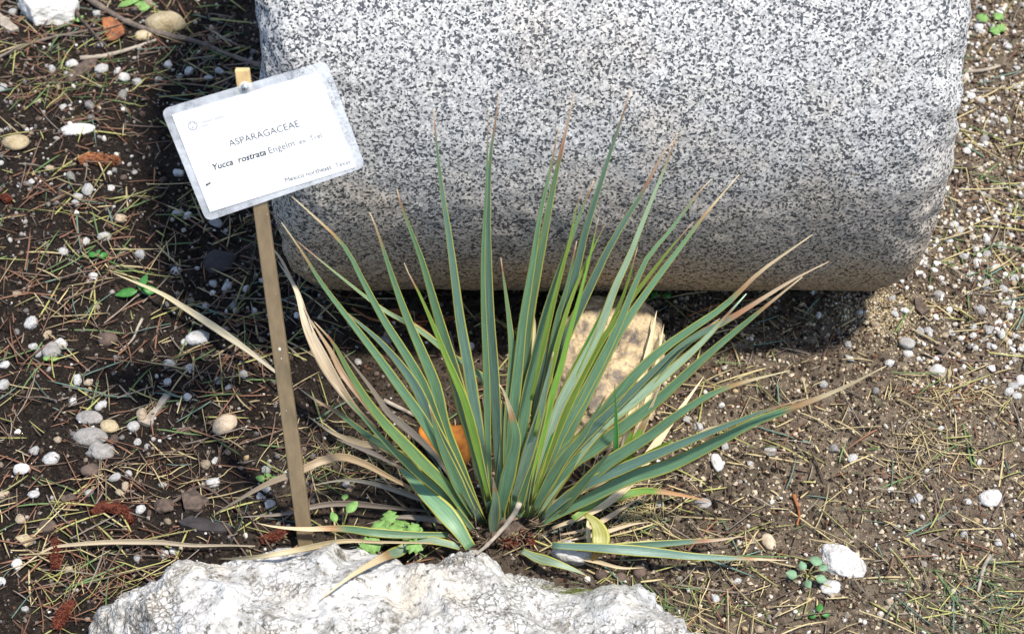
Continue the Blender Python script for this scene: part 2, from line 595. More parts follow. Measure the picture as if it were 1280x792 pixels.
def build_drum():
    nx, na, bev = 260, 420, 0.062
    L = DX1 - DX0
    # profile along the axis: radius against x, with worn rounded rims, then the end faces
    s = np.linspace(0, 1, nx)
    xs = L * (0.5 - 0.5 * np.cos(math.pi * s)) * 0.55 + L * s * 0.45
    edge = np.minimum(xs, L - xs)
    k = np.clip(edge / bev, 0, 1)
    r = DR - bev * 0.75 * (1 - np.sqrt(1 - (1 - k) ** 2))
    prof = [(0.0, rr) for rr in np.linspace(0.0, r[0], 24)[:-1]] + list(zip(xs, r)) + [(L, rr) for rr in np.linspace(r[-1], 0.0, 24)[1:]]
    prof = np.array(prof)
    th = np.arange(na) * 2 * math.pi / na
    px = np.repeat(prof[:, 0], na).reshape(-1, na)
    pr = np.repeat(prof[:, 1], na).reshape(-1, na)
    v = np.stack([px + DX0, pr * np.cos(th), pr * np.sin(th)], -1).reshape(-1, 3)
    nrm = v * np.array([0, 1, 1])
    nrm /= np.linalg.norm(nrm, axis=1)[:, None] + 1e-9
    e2 = np.minimum(v[:, 0] - DX0, DX1 - v[:, 0])
    rim = sstep(0.10, 0.0, e2)
    d = 0.0035 * fbm(v * 5, 3) + 0.0012 * fbm(v * 42 + 3, 3)
    d += rim * (0.012 * np.minimum(fbm(v * 9 + 8, 3), 0.15) + 0.006 * np.minimum(fbm(v * 30 + 4, 3), 0.1))
    v = v + nrm * d[:, None]
    inward = np.where(v[:, 0] > 0.1, -1, 1)
    v[:, 0] += inward * rim * (0.007 + 0.012 * np.abs(fbm(v * 11 + 21, 3)))
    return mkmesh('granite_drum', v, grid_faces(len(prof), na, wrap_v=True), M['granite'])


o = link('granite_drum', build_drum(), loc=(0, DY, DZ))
tag(o, 'big speckled grey granite column drum lying on its side behind the plant', 'stone drum')


# ------------------------------------------------------------------ rocks grown over an outline
def mound(outline, H, nr=150, na=520, edge=5.0, seed=0, amp=0.01, freq=8, sink=0.05, tilt=(0, 0), crater=0.0, ridge=0.0):
    """a stone standing on the ground: polar grid over the outline, closed at the foot"""
    P = np.asarray(outline, float)
    c = P.mean(0)
    ang = np.arctan2(P[:, 1] - c[1], P[:, 0] - c[0])
    rad = np.linalg.norm(P - c, axis=1)
    o_ = np.argsort(ang)
    ang, rad = ang[o_], rad[o_]
    A = np.concatenate([ang - 2 * math.pi, ang, ang + 2 * math.pi])
    R = np.concatenate([rad, rad, rad])
    th = np.arange(na) * 2 * math.pi / na - math.pi
    r = np.interp(th, A, R)
    kern = np.array([1, 2, 3, 2, 1]) / 9.0
    r = np.convolve(np.concatenate([r[-2:], r, r[:2]]), kern, 'valid')
    s = np.linspace(0, 1, nr) ** 0.85
    S, T = np.meshgrid(s, th, indexing='ij')
    Rr = S * r[None, :]
    x = c[0] + Rr * np.cos(T)
    y = c[1] + Rr * np.sin(T)
    prof = np.clip(1 - S ** edge, 0, 1) ** 0.5
    z = (H + sink + tilt[0] * (x - c[0]) + tilt[1] * (y - c[1])) * prof - sink
    v = np.stack([x, y, z], -1).reshape(-1, 3)
    f = grid_faces(nr, na, wrap_v=True)
    n = np.gradient(v.reshape(nr, na, 3), axis=0), np.gradient(v.reshape(nr, na, 3), axis=1)
    nn = np.cross(n[0], n[1]).reshape(-1, 3)
    nn /= np.linalg.norm(nn, axis=1)[:, None] + 1e-12
    nn *= np.sign(nn[:, 2:3] + 1e-6)
    up = v.copy()
    up[:, 2] = up[:, 2]
    d = amp * fbm(up * freq + seed, 4)
    pit = np.zeros(len(v))
    if ridge:
        d += ridge * (0.5 - np.abs(fbm(up * freq * 0.8 + 31 + seed, 3)))
    if crater:
        d1, d2 = worley(up * 95 + 0.4 * fbm(up * 60, 2)[:, None], seed)
        mask = sstep(0.0, 0.45, fbm(up * 10 + 77 + seed, 3))
        d += crater * mask * (np.minimum(d2 - d1, 0.5) - 0.25)
        e1, e2 = worley(up * 38 + 0.5 * fbm(up * 30, 2)[:, None], seed + 5)
        m2 = sstep(0.05, 0.5, fbm(up * 7 + 12 + seed, 3))
        hole = sstep(0.34, 0.12, e1) * m2
        d -= crater * 1.9 * hole
        pit = np.clip(hole * 0.75 + 0.55 * mask * sstep(0.10, 0.0, d2 - d1), 0, 1)
    v = v + nn * d[:, None]
    return v, f, pit


# white limestone block at the front: its back rim follows the bed edge
RZ = 0.062
rim_px = [(101, 752), (106, 735), (135, 722), (190, 706), (245, 690), (295, 684), (340, 686), (400, 684), (450, 688), (500, 692),
          (552, 699), (600, 694), (640, 691), (672, 703), (700, 716), (742, 728), (790, 741), (828, 758), (852, 772), (885, 800)]
out = [onz(u, v, RZ * 0.8)[:2] for u, v in rim_px]
front = [onz(u, v, 0.0)[:2] for u, v in [(905, 850), (880, 930), (700, 985), (450, 1000), (220, 960), (110, 880), (92, 800)]]
# resample for an even outline
loop = np.array(out + front)
dense = []
for i in range(len(loop)):
    p, q = loop[i], loop[(i + 1) % len(loop)]
    for t in np.linspace(0, 1, 8, endpoint=False): dense.append(p * (1 - t) + q * t)
rv, rf, rpit = mound(dense, RZ + 0.012, 210, 640, 7.0, 3, 0.024, 7.5, 0.05, (0.0, -0.03), 0.0085, 0.040)
mossp = onz(728, 724, 0.05)
mo = np.exp(-(((rv[:, 0] - mossp[0]) / 0.050) ** 2 + ((rv[:, 1] - mossp[1]) / 0.020) ** 2))
o = link('limestone_block', mkmesh('limestone_block', rv, rf, M['limestone'], col=np.stack([rpit, mo, rpit * 0], 1)))
tag(o, 'long pitted white limestone block edging the bed in front of the plant', 'rock')
# height lookup on the block for things that lie on it
from mathutils.bvhtree import BVHTree
ROCK = BVHTree.FromPolygons([Vector(p) for p in rv[::1]], [tuple(q) for q in rf])


def rock_top(x, y):
    h = ROCK.ray_cast(Vector((x, y, 1)), Vector((0, 0, -1)))
    return h[0].z if h[0] is not None else -1


def top(x, y):
    return max(gh(x, y), rock_top(x, y))


def onsurf(u, v, lift=0.0):
    """the point of ground or limestone seen at that pixel"""
    d = ray(u, v)
    h = ROCK.ray_cast(Vector(CAM), Vector(d).normalized())
    p = ong(u, v)
    if h[0] is not None and h[0].z > gh(h[0].x, h[0].y): p = np.array(h[0])
    p = np.array(p)
    p[2] += lift
    return p


# a small knob of the same stone beside its right shoulder
kp = ong(712, 701)
kv, kf = chip(np.random.default_rng(5), ICO3, 14, (.024, .014, .013), 0.3, .1)
o = link('limestone_lump', mkmesh('limestone_lump', kv, kf, M['white']), loc=(kp[0], kp[1], kp[2] + 0.012))
tag(o, 'small white limestone lump between the yucca stem and the mossy block', 'stone')


# tan boulder between the plant and the drum
def boulder():
    pts = [(672, 462), (684, 428), (712, 406), (742, 380), (790, 370), (818, 380), (828, 410), (824, 470), (792, 508), (742, 526), (716, 514), (690, 490)]
    zt = 0.085
    outl = np.array([onz(u, v, zt * 0.75)[:2] for u, v in pts])
    dense = []
    for i in range(len(outl)):
        p, q = outl[i], outl[(i + 1) % len(outl)]
        for t in np.linspace(0, 1, 8, endpoint=False): dense.append(p * (1 - t) + q * t)
    v, f, _ = mound(dense, zt, 120, 340, 10.0, 11, 0.014, 15, 0.04, (0.10, 0.10), 0.0045, 0.012)
    return v, f


bv, bf = boulder()
o = link('tan_boulder', mkmesh('tan_boulder', bv, bf, M['tanrock']))
tag(o, 'rough tan and grey boulder between the yucca and the granite drum', 'rock')
BOULD = BVHTree.FromPolygons([Vector(p) for p in bv], [tuple(q) for q in bf])


def blocked(x, y):
    """ground covered by the drum's foot, the limestone, the boulder"""
    if DX0 < x < DX1 and abs(y - DY) < 0.20: return True
    if rock_top(x, y) > -0.03: return True
    if BOULD.ray_cast(Vector((x, y, 1)), Vector((0, 0, -1)))[0] is not None: return True
    return False


# ------------------------------------------------------------------ plant label on its stake
SB = ong(384, 688)
tl = math.radians(17)
SN = np.array([0, -math.cos(tl), math.sin(tl)])             # the label faces up and forward
SP = SB + np.array([0, -0.006, 0])


def sp(u, v, off=0.0):
    return onplane(u, v, SP + SN * off, SN)


def slab(c, back, mat, name, parent, smooth=False, bevel=0.0):
    """a plate: outline c (n,3), thickness back along -SN"""
    c = np.asarray(c)
    n = len(c)
    v = np.vstack([c, c - SN * back])
    f = [list(range(n)), list(range(2 * n - 1, n - 1, -1))] + [[i, i + n, (i + 1) % n + n, (i + 1) % n] for i in range(n)]
    me = mkmesh(name, v, f, mat, smooth)
    bm = bmesh.new()
    bm.from_mesh(me)
    bmesh.ops.recalc_face_normals(bm, faces=bm.faces)
    if bevel: bmesh.ops.bevel(bm, geom=bm.edges[:], offset=bevel, segments=2, profile=0.5, affect='EDGES')
    bm.to_mesh(me)
    bm.free()
    return link(name, me, parent)


def rounded(c, r):
    c = np.asarray(c)
    out = []
    for i in range(4):
        p, a, b = c[i], c[i - 1], c[(i + 1) % 4]
        da, db = (a - p) / np.linalg.norm(a - p), (b - p) / np.linalg.norm(b - p)
        for t in np.linspace(0, 1, 7):
            q = p + da * r * (1 - t) ** 2 + db * r * t ** 2
            out.append(q)
    return np.array(out)


sign = empty('plant_label', SB)
tag(sign, 'laminated white plant label on a brown wooden stake', 'sign')
bpy.context.view_layer.update()
SI = Matrix.Translation(SB).inverted()


def adopt(o):
    o.parent = sign
    o.matrix_parent_inverse = SI
    return o


topL, topR = sp(293, 88), sp(311, 88)
wst = np.linalg.norm(topR - topL)
upd = (0.5 * (topL + topR)) - (SP)
ex = np.array([1.0, 0, 0])
# shaft from below the ground to just under its cut tip
bl = SP - 0.10 * upd / np.linalg.norm(upd)
wb = wst * 1.20


def bar(p0, p1, w0, w1, dep, mat, name):
    c = [p0 - ex * w0 / 2, p0 + ex * w0 / 2, p1 + ex * w1 / 2, p1 - ex * w1 / 2]
    return adopt(slab(c, dep, mat, name, None, bevel=0.0012))


tm = 0.5 * (topL + topR)
neck = SP + upd * 0.955
bar(bl, neck, wb, wst * 1.01, 0.010, M['stake'], 'stake')
tag(bpy.data.objects['stake'], 'brown painted wooden stake')
bar(neck + 0.0003 * upd, tm, wst, wst, 0.0096, M['staketip'], 'stake_tip')
corners = [sp(u, v, 0.0032) for u, v in [(201, 137), (408, 76), (457, 209), (258, 277)]]
M['lam'] = mat_laminate()
adopt(slab(rounded(corners, 0.009), 0.0009, M['lam'], 'laminate_sleeve', None))
paper = [sp(u, v, 0.0039) for u, v in [(215, 144), (397.5, 90.5), (445, 208.5), (262.5, 265)]]
adopt(slab(paper, 0.0005, M['paper'], 'paper_card', None))
print('CARD angle', np.degrees(np.arccos(np.dot(corners[1] - corners[0], corners[3] - corners[0]) / np.linalg.norm(corners[1] - corners[0]) / np.linalg.norm(corners[3] - corners[0]))),
      'w h', np.linalg.norm(corners[1] - corners[0]), np.linalg.norm(corners[3] - corners[0]), 'stake top', tm, 'w', wst)
# bent seam welded around the sleeve rim
# screw holding the sleeve
sc = sp(306, 110, 0.0045)
th = np.arange(14) * 2 * math.pi / 14
A1 = ex
A2 = np.cross(SN, ex)
ringp = lambda r, h: [sc + A1 * r * math.cos(t) + A2 * r * math.sin(t) + SN * h for t in th]
v = np.vstack([ringp(0.0040, -0.006), ringp(0.0040, 0), ringp(0.0030, 0.0009), ringp(0.0008, 0.0011)])
f = [list(q) for q in grid_faces(4, 14, wrap_v=True)] + [list(range(42, 56))]
adopt(link('screw', mkmesh('screw', v, f, M['screw'])))
wsh = np.vstack([ringp(0.0066, -0.0012), ringp(0.0066, -0.0002), ringp(0.0030, 0.0)])
adopt(link('washer', mkmesh('washer', wsh, [list(q) for q in grid_faces(3, 14, wrap_v=True)], M['lam'])))


def text_part(txt, p_start, p_end, ink, italic=0.0, bold=0.0, name='lettering', label=None):
    a, b = sp(*p_start, 0.0043), sp(*p_end, 0.0043)
    cu = bpy.data.curves.new('t', 'FONT')
    cu.body = txt
    cu.shear = italic
    cu.offset = bold - 0.006
    cu.extrude = 0.0
    cu.resolution_u = 3
    to = bpy.data.objects.new('t', cu)
    COL.objects.link(to)
    bpy.context.view_layer.update()
    me = bpy.data.meshes.new_from_object(to.evaluated_get(bpy.context.evaluated_depsgraph_get()))
    bpy.data.objects.remove(to)
    co = np.array([v.co[:] for v in me.vertices])
    wd = co[:, 0].max()
    k = np.linalg.norm(b - a) / wd
    e1 = (b - a) / np.linalg.norm(b - a)
    e2 = np.cross(SN, e1)
    q = a + co[:, :1] * k * e1 + co[:, 1:2] * k * e2 + SN * co[:, 2:3]
    me.vertices.foreach_set('co', q.astype(np.float32).ravel())
    me.materials.clear()
    me.materials.append(ink)
    me.name = name
    me.update()
    o_ = adopt(link(name, me))
    if label: o_['label'] = label
    return o_


text_part('ASPARAGACEAE', (287.5, 183.5), (375, 158), mat_ink('ink_family', .055), name='lettering', label='grey capitals of the plant family name')
text_part('Yucca  rostrata', (266, 213), (333.5, 193.2), mat_ink('ink_species', .03), 0.22, 0.022, label='bold italic species name')
text_part('Engelm', (336.5, 192.5), (369, 182.2), mat_ink('ink_author', .08), label='grey author name')
text_part('ex  Trel.', (374.5, 180.4), (405, 171), mat_ink('ink_faded', .20), bold=.007, label='half faded end of the author line')
text_part('Mexico northeast', (357, 228), (415, 211), mat_ink('ink_origin', .085), bold=.007, label='small grey line with the plant origin')
text_part(', Texas', (416, 210.5), (438.5, 204.2), mat_ink('ink_origin_faded', .20), bold=.007, label='faded last word of the origin line')
pale = mat_ink('ink_pale', .42)
pale2 = mat_ink('ink_palest', .50)


def ring_part(u, v, r0, r1, mat, name, seg=22):
    c = sp(u, v, 0.0043)
    k = mpp(c)
    t = np.arange(seg) * 2 * math.pi / seg
    rr = lambda r: c + (A1[None] * np.cos(t)[:, None] + A2[None] * np.sin(t)[:, None]) * r * k
    return mkmesh(name, np.vstack([rr(r0), rr(r1)]), grid_faces(2, seg, wrap_v=True), mat)


em = adopt(link('emblem', ring_part(241, 157, 4.6, 6.6, pale, 'emblem')))
em['label'] = 'faded round emblem'
for (u, v, r) in [(238.5, 155, 1.2), (243, 154, 1.2), (241, 159, 1.6), (245, 159, .9)]:
    q = link('emblem_mark', ring_part(u, v, 0.2, r, pale, 'emblem_mark', 10), em)
for k_, (u, v, l) in enumerate([(252, 153, 14), (268, 148.5, 12), (252, 158, 9)]):
    a, b = sp(u, v, .0043), sp(u + l, v - l * .28, .0043)
    e2 = np.cross(SN, (b - a) / np.linalg.norm(b - a)) * 0.0009
    adopt(link('faded_letter_line', mkmesh('faded_letter_line', [a - e2, b - e2, b + e2, a + e2], [[0, 1, 2, 3]], pale2)))
for (u, v, s_) in [(258.5, 231, 1.6), (262, 229, 1.5), (260, 230.2, 1.2), (270, 193, .7), (314, 139, .6)]:
    adopt(link('ink_speck', ring_part(u, v, 0.05, s_, mat_ink('ink_speck', .06), 'ink_speck', 7)))
# flecks of white paint on the stake
for (u, v, s_) in [(349.5, 437, 3.0), (351.5, 448, 1.0), (358, 513, .7), (334, 268, .7), (345, 367, .5)]:
    c = sp(u, v, 0.0)
    k = mpp(c)
    vv, ff = chip(np.random.default_rng(int(u * v)), ICO1, 8, (.7 * s_ * k, .0006, 1.3 * s_ * k))
    adopt(link('paint_fleck', mkmesh('paint_fleck', vv + c, ff, M['fleck'])))

# ------------------------------------------------------------------ yucca
YB = ong(625, 665)
yb = YB[1]
yucca = empty('yucca_plant', YB)
tag(yucca, 'young yucca with stiff blue green sword leaves and dry straw tips', 'plant')
YI = Matrix.Translation(YB).inverted()


def child(o, par=None):
    o.parent = par or yucca
    if par is None: o.matrix_parent_inverse = YI
    return o


GREEN = np.array((.115, .215, .112))
BLUE = np.array((.115, .205, .155))
LIME = np.array((.20, .36, .055))
VIVID = np.array((.055, .225, .045))
PALE = np.array((.30, .42, .28))
STRAW = np.array((.52, .41, .26))
DEAD = np.array((.46, .39, .30))
BROWN = np.array((.27, .165, .085))
GREY = np.array((.20, .165, .13))
TIPC = np.array((.36, .20, .10))
YELL = np.array((.37, .37, .07))


def blade(pts3, wid, cfun, rng, twist=0.0, cup=0.22, base_w=0.6, tipw=0.05, peak=0.35, nseg=26, fold=0.0):
    """a sword leaf: closed lens section swept along a curve"""
    P = spline(pts3, nseg)
    T = np.gradient(P, axis=0)
    T /= np.linalg.norm(T, axis=1)[:, None]
    V = CAM - P
    V /= np.linalg.norm(V, axis=1)[:, None]
    t = np.linspace(0, 1, nseg)
    A = np.cross(T, V)
    A /= np.linalg.norm(A, axis=1)[:, None]
    N = np.cross(A, T)
    tw = twist * (1 - 0.6 * t) + fold * np.sin(t * 3 + 1)
    A, N = A * np.cos(tw)[:, None] + N * np.sin(tw)[:, None], N * np.cos(tw)[:, None] - A * np.sin(tw)[:, None]
    W = np.where(t < peak, base_w + (1 - base_w) * sstep(0, peak, t), 1 - (1 - tipw) * np.clip((t - peak) / (1 - peak), 0, 1) ** 1.12) * wid
    u = np.array([-1, -.72, -.36, 0, .36, .72, 1])
    topz = cup * (u ** 2 - 0.33)
    th = 0.11 * (1 - u ** 2) + 0.02
    sec_u = np.concatenate([u, u[::-1][1:-1]])
    sec_z = np.concatenate([topz, (topz - th)[::-1][1:-1]])
    ns = len(sec_u)
    v = P[:, None] + A[:, None] * (sec_u[None, :, None] * W[:, None, None] / 2) + N[:, None] * (sec_z[None, :, None] * W[:, None, None] / 2)
    v = v.reshape(-1, 3)
    f = [list(q) for q in grid_faces(nseg, ns, wrap_v=True)]
    f += [list(range(ns)), list(range((nseg - 1) * ns, nseg * ns))[::-1]]
    col = np.array([cfun(x) for x in t])
    col = np.repeat(col, ns, 0)
    uv = np.stack([np.tile((sec_u + 1) / 2, nseg), np.repeat(t, ns) * np.linalg.norm(P[-1] - P[0]) * 12], 1)
    return v, f, col, uv


def lerp(a, b, t): return a * (1 - t) + b * t


def colf(body, tip=0.06, dead=0.0, tipc=TIPC, deadc=STRAW, basec=None):
    """green body, then a dry stretch (dead) ending in a brown joint and a pale tip; alpha says how alive"""
    def fn(t):
        s0 = 1 - max(tip, dead)
        c = body * (0.92 + 0.16 * t)
        if basec is not None and t < 0.18: c = lerp(basec, c, t / 0.18)
        al = 1.0
        if t > s0 - 0.04:
            q = min(1, (t - s0 + 0.04) / 0.04)
            c = lerp(c, tipc, q)
            al = 1 - q
        if t > s0 + 0.02:
            c = lerp(tipc, deadc, min(1, (t - s0 - 0.02) / max(0.02, 0.25 * (1 - s0))))
        return (*c, al)
    return fn


def dryf(a, b):
    def fn(t): return (*lerp(a, b, t), 0.0)
    return fn


lrng = np.random.default_rng(21)
NLEAF = [0]


def leaf(px, w_, dep, cf, zs=None, name='leaf', twist=None, cup=0.22, base_w=0.6, peak=0.35, tipw=0.05, label=None, fold=0.0, parent=None, tipup=0.0):
    """px: photograph points from base to tip; dep: how far the tip leans back in metres (zs: heights instead)"""
    px = np.array(px, float)
    seg = np.concatenate([[0], np.cumsum(np.linalg.norm(np.diff(px, axis=0), axis=1))])
    s = seg / seg[-1]
    pts = []
    for (u, v), q in zip(px, s):
        if zs is not None:
            z = np.interp(q, np.linspace(0, 1, len(zs)), zs)
            p = onsurf(u, v)
            if z < 0.5:
                for _ in range(3): p = onz(u, v, max(top(p[0], p[1]), -0.01) + z)
            pts.append(p)
        else:
            pts.append(ony(u, v, yb + dep * q ** 1.2 + tipup * q * (1 - q)))
    pts = np.array(pts)
    k = mpp(pts[len(pts) // 2])
    if twist is None: twist = lrng.uniform(-0.45, 0.45)
    v, f, c, uv = blade(pts, w_ * k * (0.85 if name == 'dry_leaf' else 1.16), cf, lrng, twist, cup, base_w, tipw, peak, fold=fold)
    o_ = link(name, mkmesh(name, v, f, M['leaf'], True, c, uv))
    child(o_)
    if label: o_['label'] = label
    NLEAF[0] += 1
    return o_


# upright leaves, base to tip
UP = [
    ([(600, 650), (572, 596), (543, 520), (529, 481), (508, 444), (480, 400), (454, 352), (438, 320), (421, 297), (390, 268), (365, 246)], 13, .03, colf(GREEN, .07, .12)),
    ([(592, 640), (537, 538), (497, 480), (471, 444), (437, 400), (402, 354), (379, 317), (352, 278)], 12, -.02, colf(GREEN * 1.1, .05, .11)),
    ([(603, 652), (570, 590), (541, 533), (519, 482), (482, 434), (447, 402), (424, 384)], 17, .00, colf(BLUE * .9, .03)),
    ([(640, 640), (629, 520), (605, 474), (569, 448), (525, 413), (484, 390), (461, 374), (421, 342), (383, 311), (371, 301)], 9, .10, colf(GREEN * 1.1, .03, .05)),
    ([(604, 655), (574, 582), (555, 535), (545, 485), (529, 444), (510, 400), (497, 365), (484, 327), (471, 287), (462, 265)], 16, .04, colf(GREEN, .05, .07)),
    ([(614, 640), (602, 592), (590, 542), (579, 506), (566, 458), (549, 400), (529, 331), (516, 295), (501, 255), (496, 235)], 17, .05, colf(GREEN, .03, .05)),
    ([(612, 625), (585, 515), (569, 472), (558, 447), (545, 415), (526, 371), (512, 344), (505, 328)], 10, .03, colf(LIME * .75, .05, .08)),
    ([(612, 640), (600, 550), (591, 495), (585, 457), (575, 400), (567, 338), (560, 287), (551, 227), (544, 163), (542, 136)], 14, .08, colf(BLUE, .03, .04)),
    ([(626, 645), (620, 514), (617, 457), (613, 400), (611, 346), (610, 270), (613, 196), (621, 143), (624, 112)], 13, .10, colf(BLUE, .05, .07)),
    ([(614, 650), (610, 548), (608, 466), (605, 400), (604, 365), (604, 308), (608, 234), (610, 158), (611, 135)], 8, .08, colf(GREEN, .05, .06)),
    ([(638, 650), (649, 550), (653, 476), (660, 402), (670, 346), (681, 289), (693, 226), (706, 169), (718, 116)], 16, .09, colf(GREEN, .05, .12)),
    ([(631, 650), (641, 525), (648, 457), (654, 400), (666, 327), (675, 268), (683, 234), (694, 182), (699, 160)], 13, .07, colf(GREEN * 1.1, .05, .06)),
    ([(655, 640), (676, 490), (696, 414), (710, 374), (721, 336), (731, 292), (751, 228), (765, 184), (782, 133), (788, 112)], 15, .09, colf(BLUE, .04, .05)),
    ([(641, 640), (657, 506), (670, 447), (680, 400), (698, 342), (715, 295), (725, 268), (743, 224)], 14, .06, colf(GREEN * 1.1, .04)),
    ([(664, 500), (690, 385), (711, 305), (720, 262), (728, 238)], 7, .06, colf(LIME * .8, .05)),
    ([(648, 640), (666, 560), (681, 495), (696, 403), (708, 361), (721, 301)], 14, .05, colf(GREEN, .04)),
    ([(655, 645), (687, 506), (700, 462), (711, 419), (727, 361), (738, 318), (745, 286), (749, 269)], 9, .05, colf(LIME, .04)),
    ([(668, 545), (700, 418), (719, 360), (738, 318), (757, 279)], 7, .06, colf(LIME * .9, .03)),
    ([(660, 630), (684, 480), (712, 412), (734, 366), (757, 318), (776, 284), (795, 254), (812, 224), (832, 186), (846, 172)], 15, .11, colf(BLUE * .9, .05, .12)),
    ([(660, 640), (693, 523), (723, 462), (749, 412), (768, 361), (789, 315), (802, 281), (825, 224), (843, 178), (848, 163)], 13, .10, colf(PALE, .03, .06)),
    ([(655, 645), (684, 545), (713, 475), (740, 419), (762, 372), (780, 335)], 15, .06, colf(VIVID, .03)),
    ([(664, 640), (693, 540), (721, 491), (749, 438), (765, 403), (782, 361), (797, 309)], 10, .08, colf(LIME * .6, .04)),
    ([(665, 640), (700, 546), (727, 497), (755, 444), (774, 404), (806, 328), (833, 294), (855, 265), (876, 237), (889, 224)], 12, .10, colf(GREEN, .04, .05)),
    ([(668, 640), (712, 540), (760, 441), (787, 395), (823, 345), (852, 307), (876, 275), (895, 252), (924, 218)], 13, .11, colf(GREEN * 1.05, .05, .13)),
    ([(664, 630), (700, 530), (740, 445), (770, 400), (795, 366), (814, 341), (836, 313), (867, 277)], 10, .09, colf(LIME * .65, .04)),
    # right hand fan
    ([(663, 645), (700, 579), (728, 545), (747, 512), (759, 490)], 13, .00, colf(GREEN, .05)),
    ([(664, 642), (719, 556), (747, 526), (779, 485), (819, 444), (861, 413), (902, 385), (935, 354), (956, 335), (1016, 293)], 14, .05, colf(GREEN, .05, .20)),
    ([(668, 644), (738, 545), (790, 502), (838, 463), (878, 427), (905, 398), (933, 367)], 17, .03, colf(PALE * 1.1, .03, .10, deadc=PALE * 1.7)),
    ([(672, 646), (738, 548), (785, 503), (813, 475), (847, 437), (873, 418), (911, 399), (953, 373), (996, 347), (1036, 327)], 14, .05, colf(BLUE, .05, .24)),
    ([(672, 650), (709, 586), (738, 564), (776, 535), (823, 499), (870, 456), (906, 425), (963, 378), (1003, 346)], 15, .02, colf(GREEN, .05, .12)),
    ([(666, 648), (705, 575), (745, 532), (800, 480), (850, 432), (900, 398)], 13, .02, colf(BLUE, .04)),
    ([(676, 655), (747, 588), (776, 567), (814, 543), (844, 520), (880, 497), (904, 486), (938, 475), (987, 463)], 15, -.03, colf(GREEN * 1.05, .05, .17)),
    ([(668, 660), (683, 649), (730, 626), (787, 597), (833, 583), (889, 556), (939, 529), (989, 510), (1046, 488), (1108, 457)], 16, -.06, colf(GREEN * 1.05, .05, .24)),
    ([(672, 652), (720, 612), (790, 580), (850, 555), (905, 533), (960, 512), (1010, 497)], 13, -.05, colf(BLUE, .04, .10)),
    ([(690, 650), (728, 604), (757, 571), (766, 552)], 11, -.03, colf(GREEN * 1.1, .10, .14)),
    ([(765, 592), (770, 560), (770, 520), (768, 476)], 6, -.01, colf(VIVID, .05)),
    ([(776, 592), (785, 586), (814, 565), (846, 547)], 9, -.02, colf(LIME, .04)),
    ([(775, 600), (790, 560), (808, 522), (826, 480)], 9, .01, colf(LIME * 1.1, .2, .45)),
    ([(768, 605), (778, 570), (790, 540), (798, 508)], 9, .01, colf(LIME * 1.2, .1, .3)),
    # middle, in front
    ([(625, 655), (627, 630), (637, 586), (645, 548), (640, 522), (631, 492), (624, 480)], 17, -.02, colf(GREEN * 1.15, .14, .24)),
    ([(617, 674), (617, 650), (619, 626), (617, 603), (616, 596)], 14, -.03, colf(PALE * .7, .12, .22, deadc=GREY * 1.6)),
    ([(632, 640), (636, 533), (638, 485), (640, 447), (637, 405), (628, 336), (626, 322)], 13, .05, colf(GREEN * 1.15, .04)),
    ([(642, 625), (660, 567), (674, 520), (683, 480), (692, 440)], 15, .01, colf(PALE * .65, .04)),
    ([(620, 650), (626, 590), (628, 540), (627, 500)], 10, .02, colf(BLUE * 1.1, .04)),
    ([(596, 648), (580, 620), (561, 578), (548, 546), (536, 505)], 14, -.01, colf(GREEN * 1.1, .05, .1)),
    ([(645, 648), (675, 600), (705, 560), (735, 530)], 12, .02, colf(GREEN, .04)),
    ([(640, 650), (650, 600), (668, 555), (690, 515)], 11, .03, colf(GREEN * .9, .04)),
    # left, low
    ([(590, 655), (576, 633), (557, 606), (530, 580), (504, 553), (480, 528), (457, 498), (435, 462), (416, 428), (393, 402)], 14, -.03, colf(LIME * .25 + GREEN * .75, .03, .09)),
    ([(586, 650), (552, 616), (514, 584), (476, 546), (444, 510), (421, 481)], 9, -.02, colf(GREEN, .05)),
]
for px, w_, dep, cf in UP:
    leaf(px, w_, dep, cf)
# leaves that lie low; heights above the ground instead of depth
LOW = [
    ('leaf', [(700, 684), (759, 685), (818, 680), (870, 676), (901, 674), (932, 669)], 11, [.02, .035, .035, .025], colf(BLUE, .05, .26), None),
    ('leaf', [(690, 681), (759, 685), (818, 690), (865, 695), (912, 697), (984, 700)], 12, [.03, .04, .03, .02], colf(BLUE, .05, .18), None),
    ('leaf', [(652, 688), (672, 697), (693, 703), (721, 713), (735, 720)], 12, [.012, .022, .026, .012], colf(PALE * .75, .05), None),
    ('leaf', [(716, 648), (742, 631), (794, 615), (823, 614), (865, 621), (888, 627)], 10, [.04, .05, .03, .01], colf(LIME * .65, .10, .35, deadc=np.array((.38, .19, .08))), None),
    ('leaf', [(575, 683), (540, 675), (517, 678), (500, 688), (476, 698), (438, 720), (398, 751)], 13, [.03, .03, .02, .012, .010, .008], colf(PALE * .7, .05, .52), None),
    ('leaf', [(560, 668), (510, 668), (467, 665), (439, 661), (410, 660), (382, 661), (344, 658), (320, 653)], 10, [.03, .035, .04, .04, .04], colf(GREEN * .9, .05, .42, deadc=STRAW * 1.3), 'green leaf with a bleached tip'),
    ('leaf', [(588, 684), (570, 657), (551, 635), (529, 614), (504, 588), (488, 577)], 21, [.03, .05, .06, .07, .07], colf(GREEN * 1.2, .05, .10), 'broad scarred leaf'),
    ('leaf', [(590, 660), (557, 621), (532, 601), (504, 572), (460, 544), (423, 516), (395, 500), (367, 480)], 10, [.04, .05, .045, .03, .03], colf(GREEN * .8, .05, .22), None),
]
for nm, px, w_, zs, cf, lb in LOW:
    leaf(px, w_, 0, cf, zs, nm, label=lb)
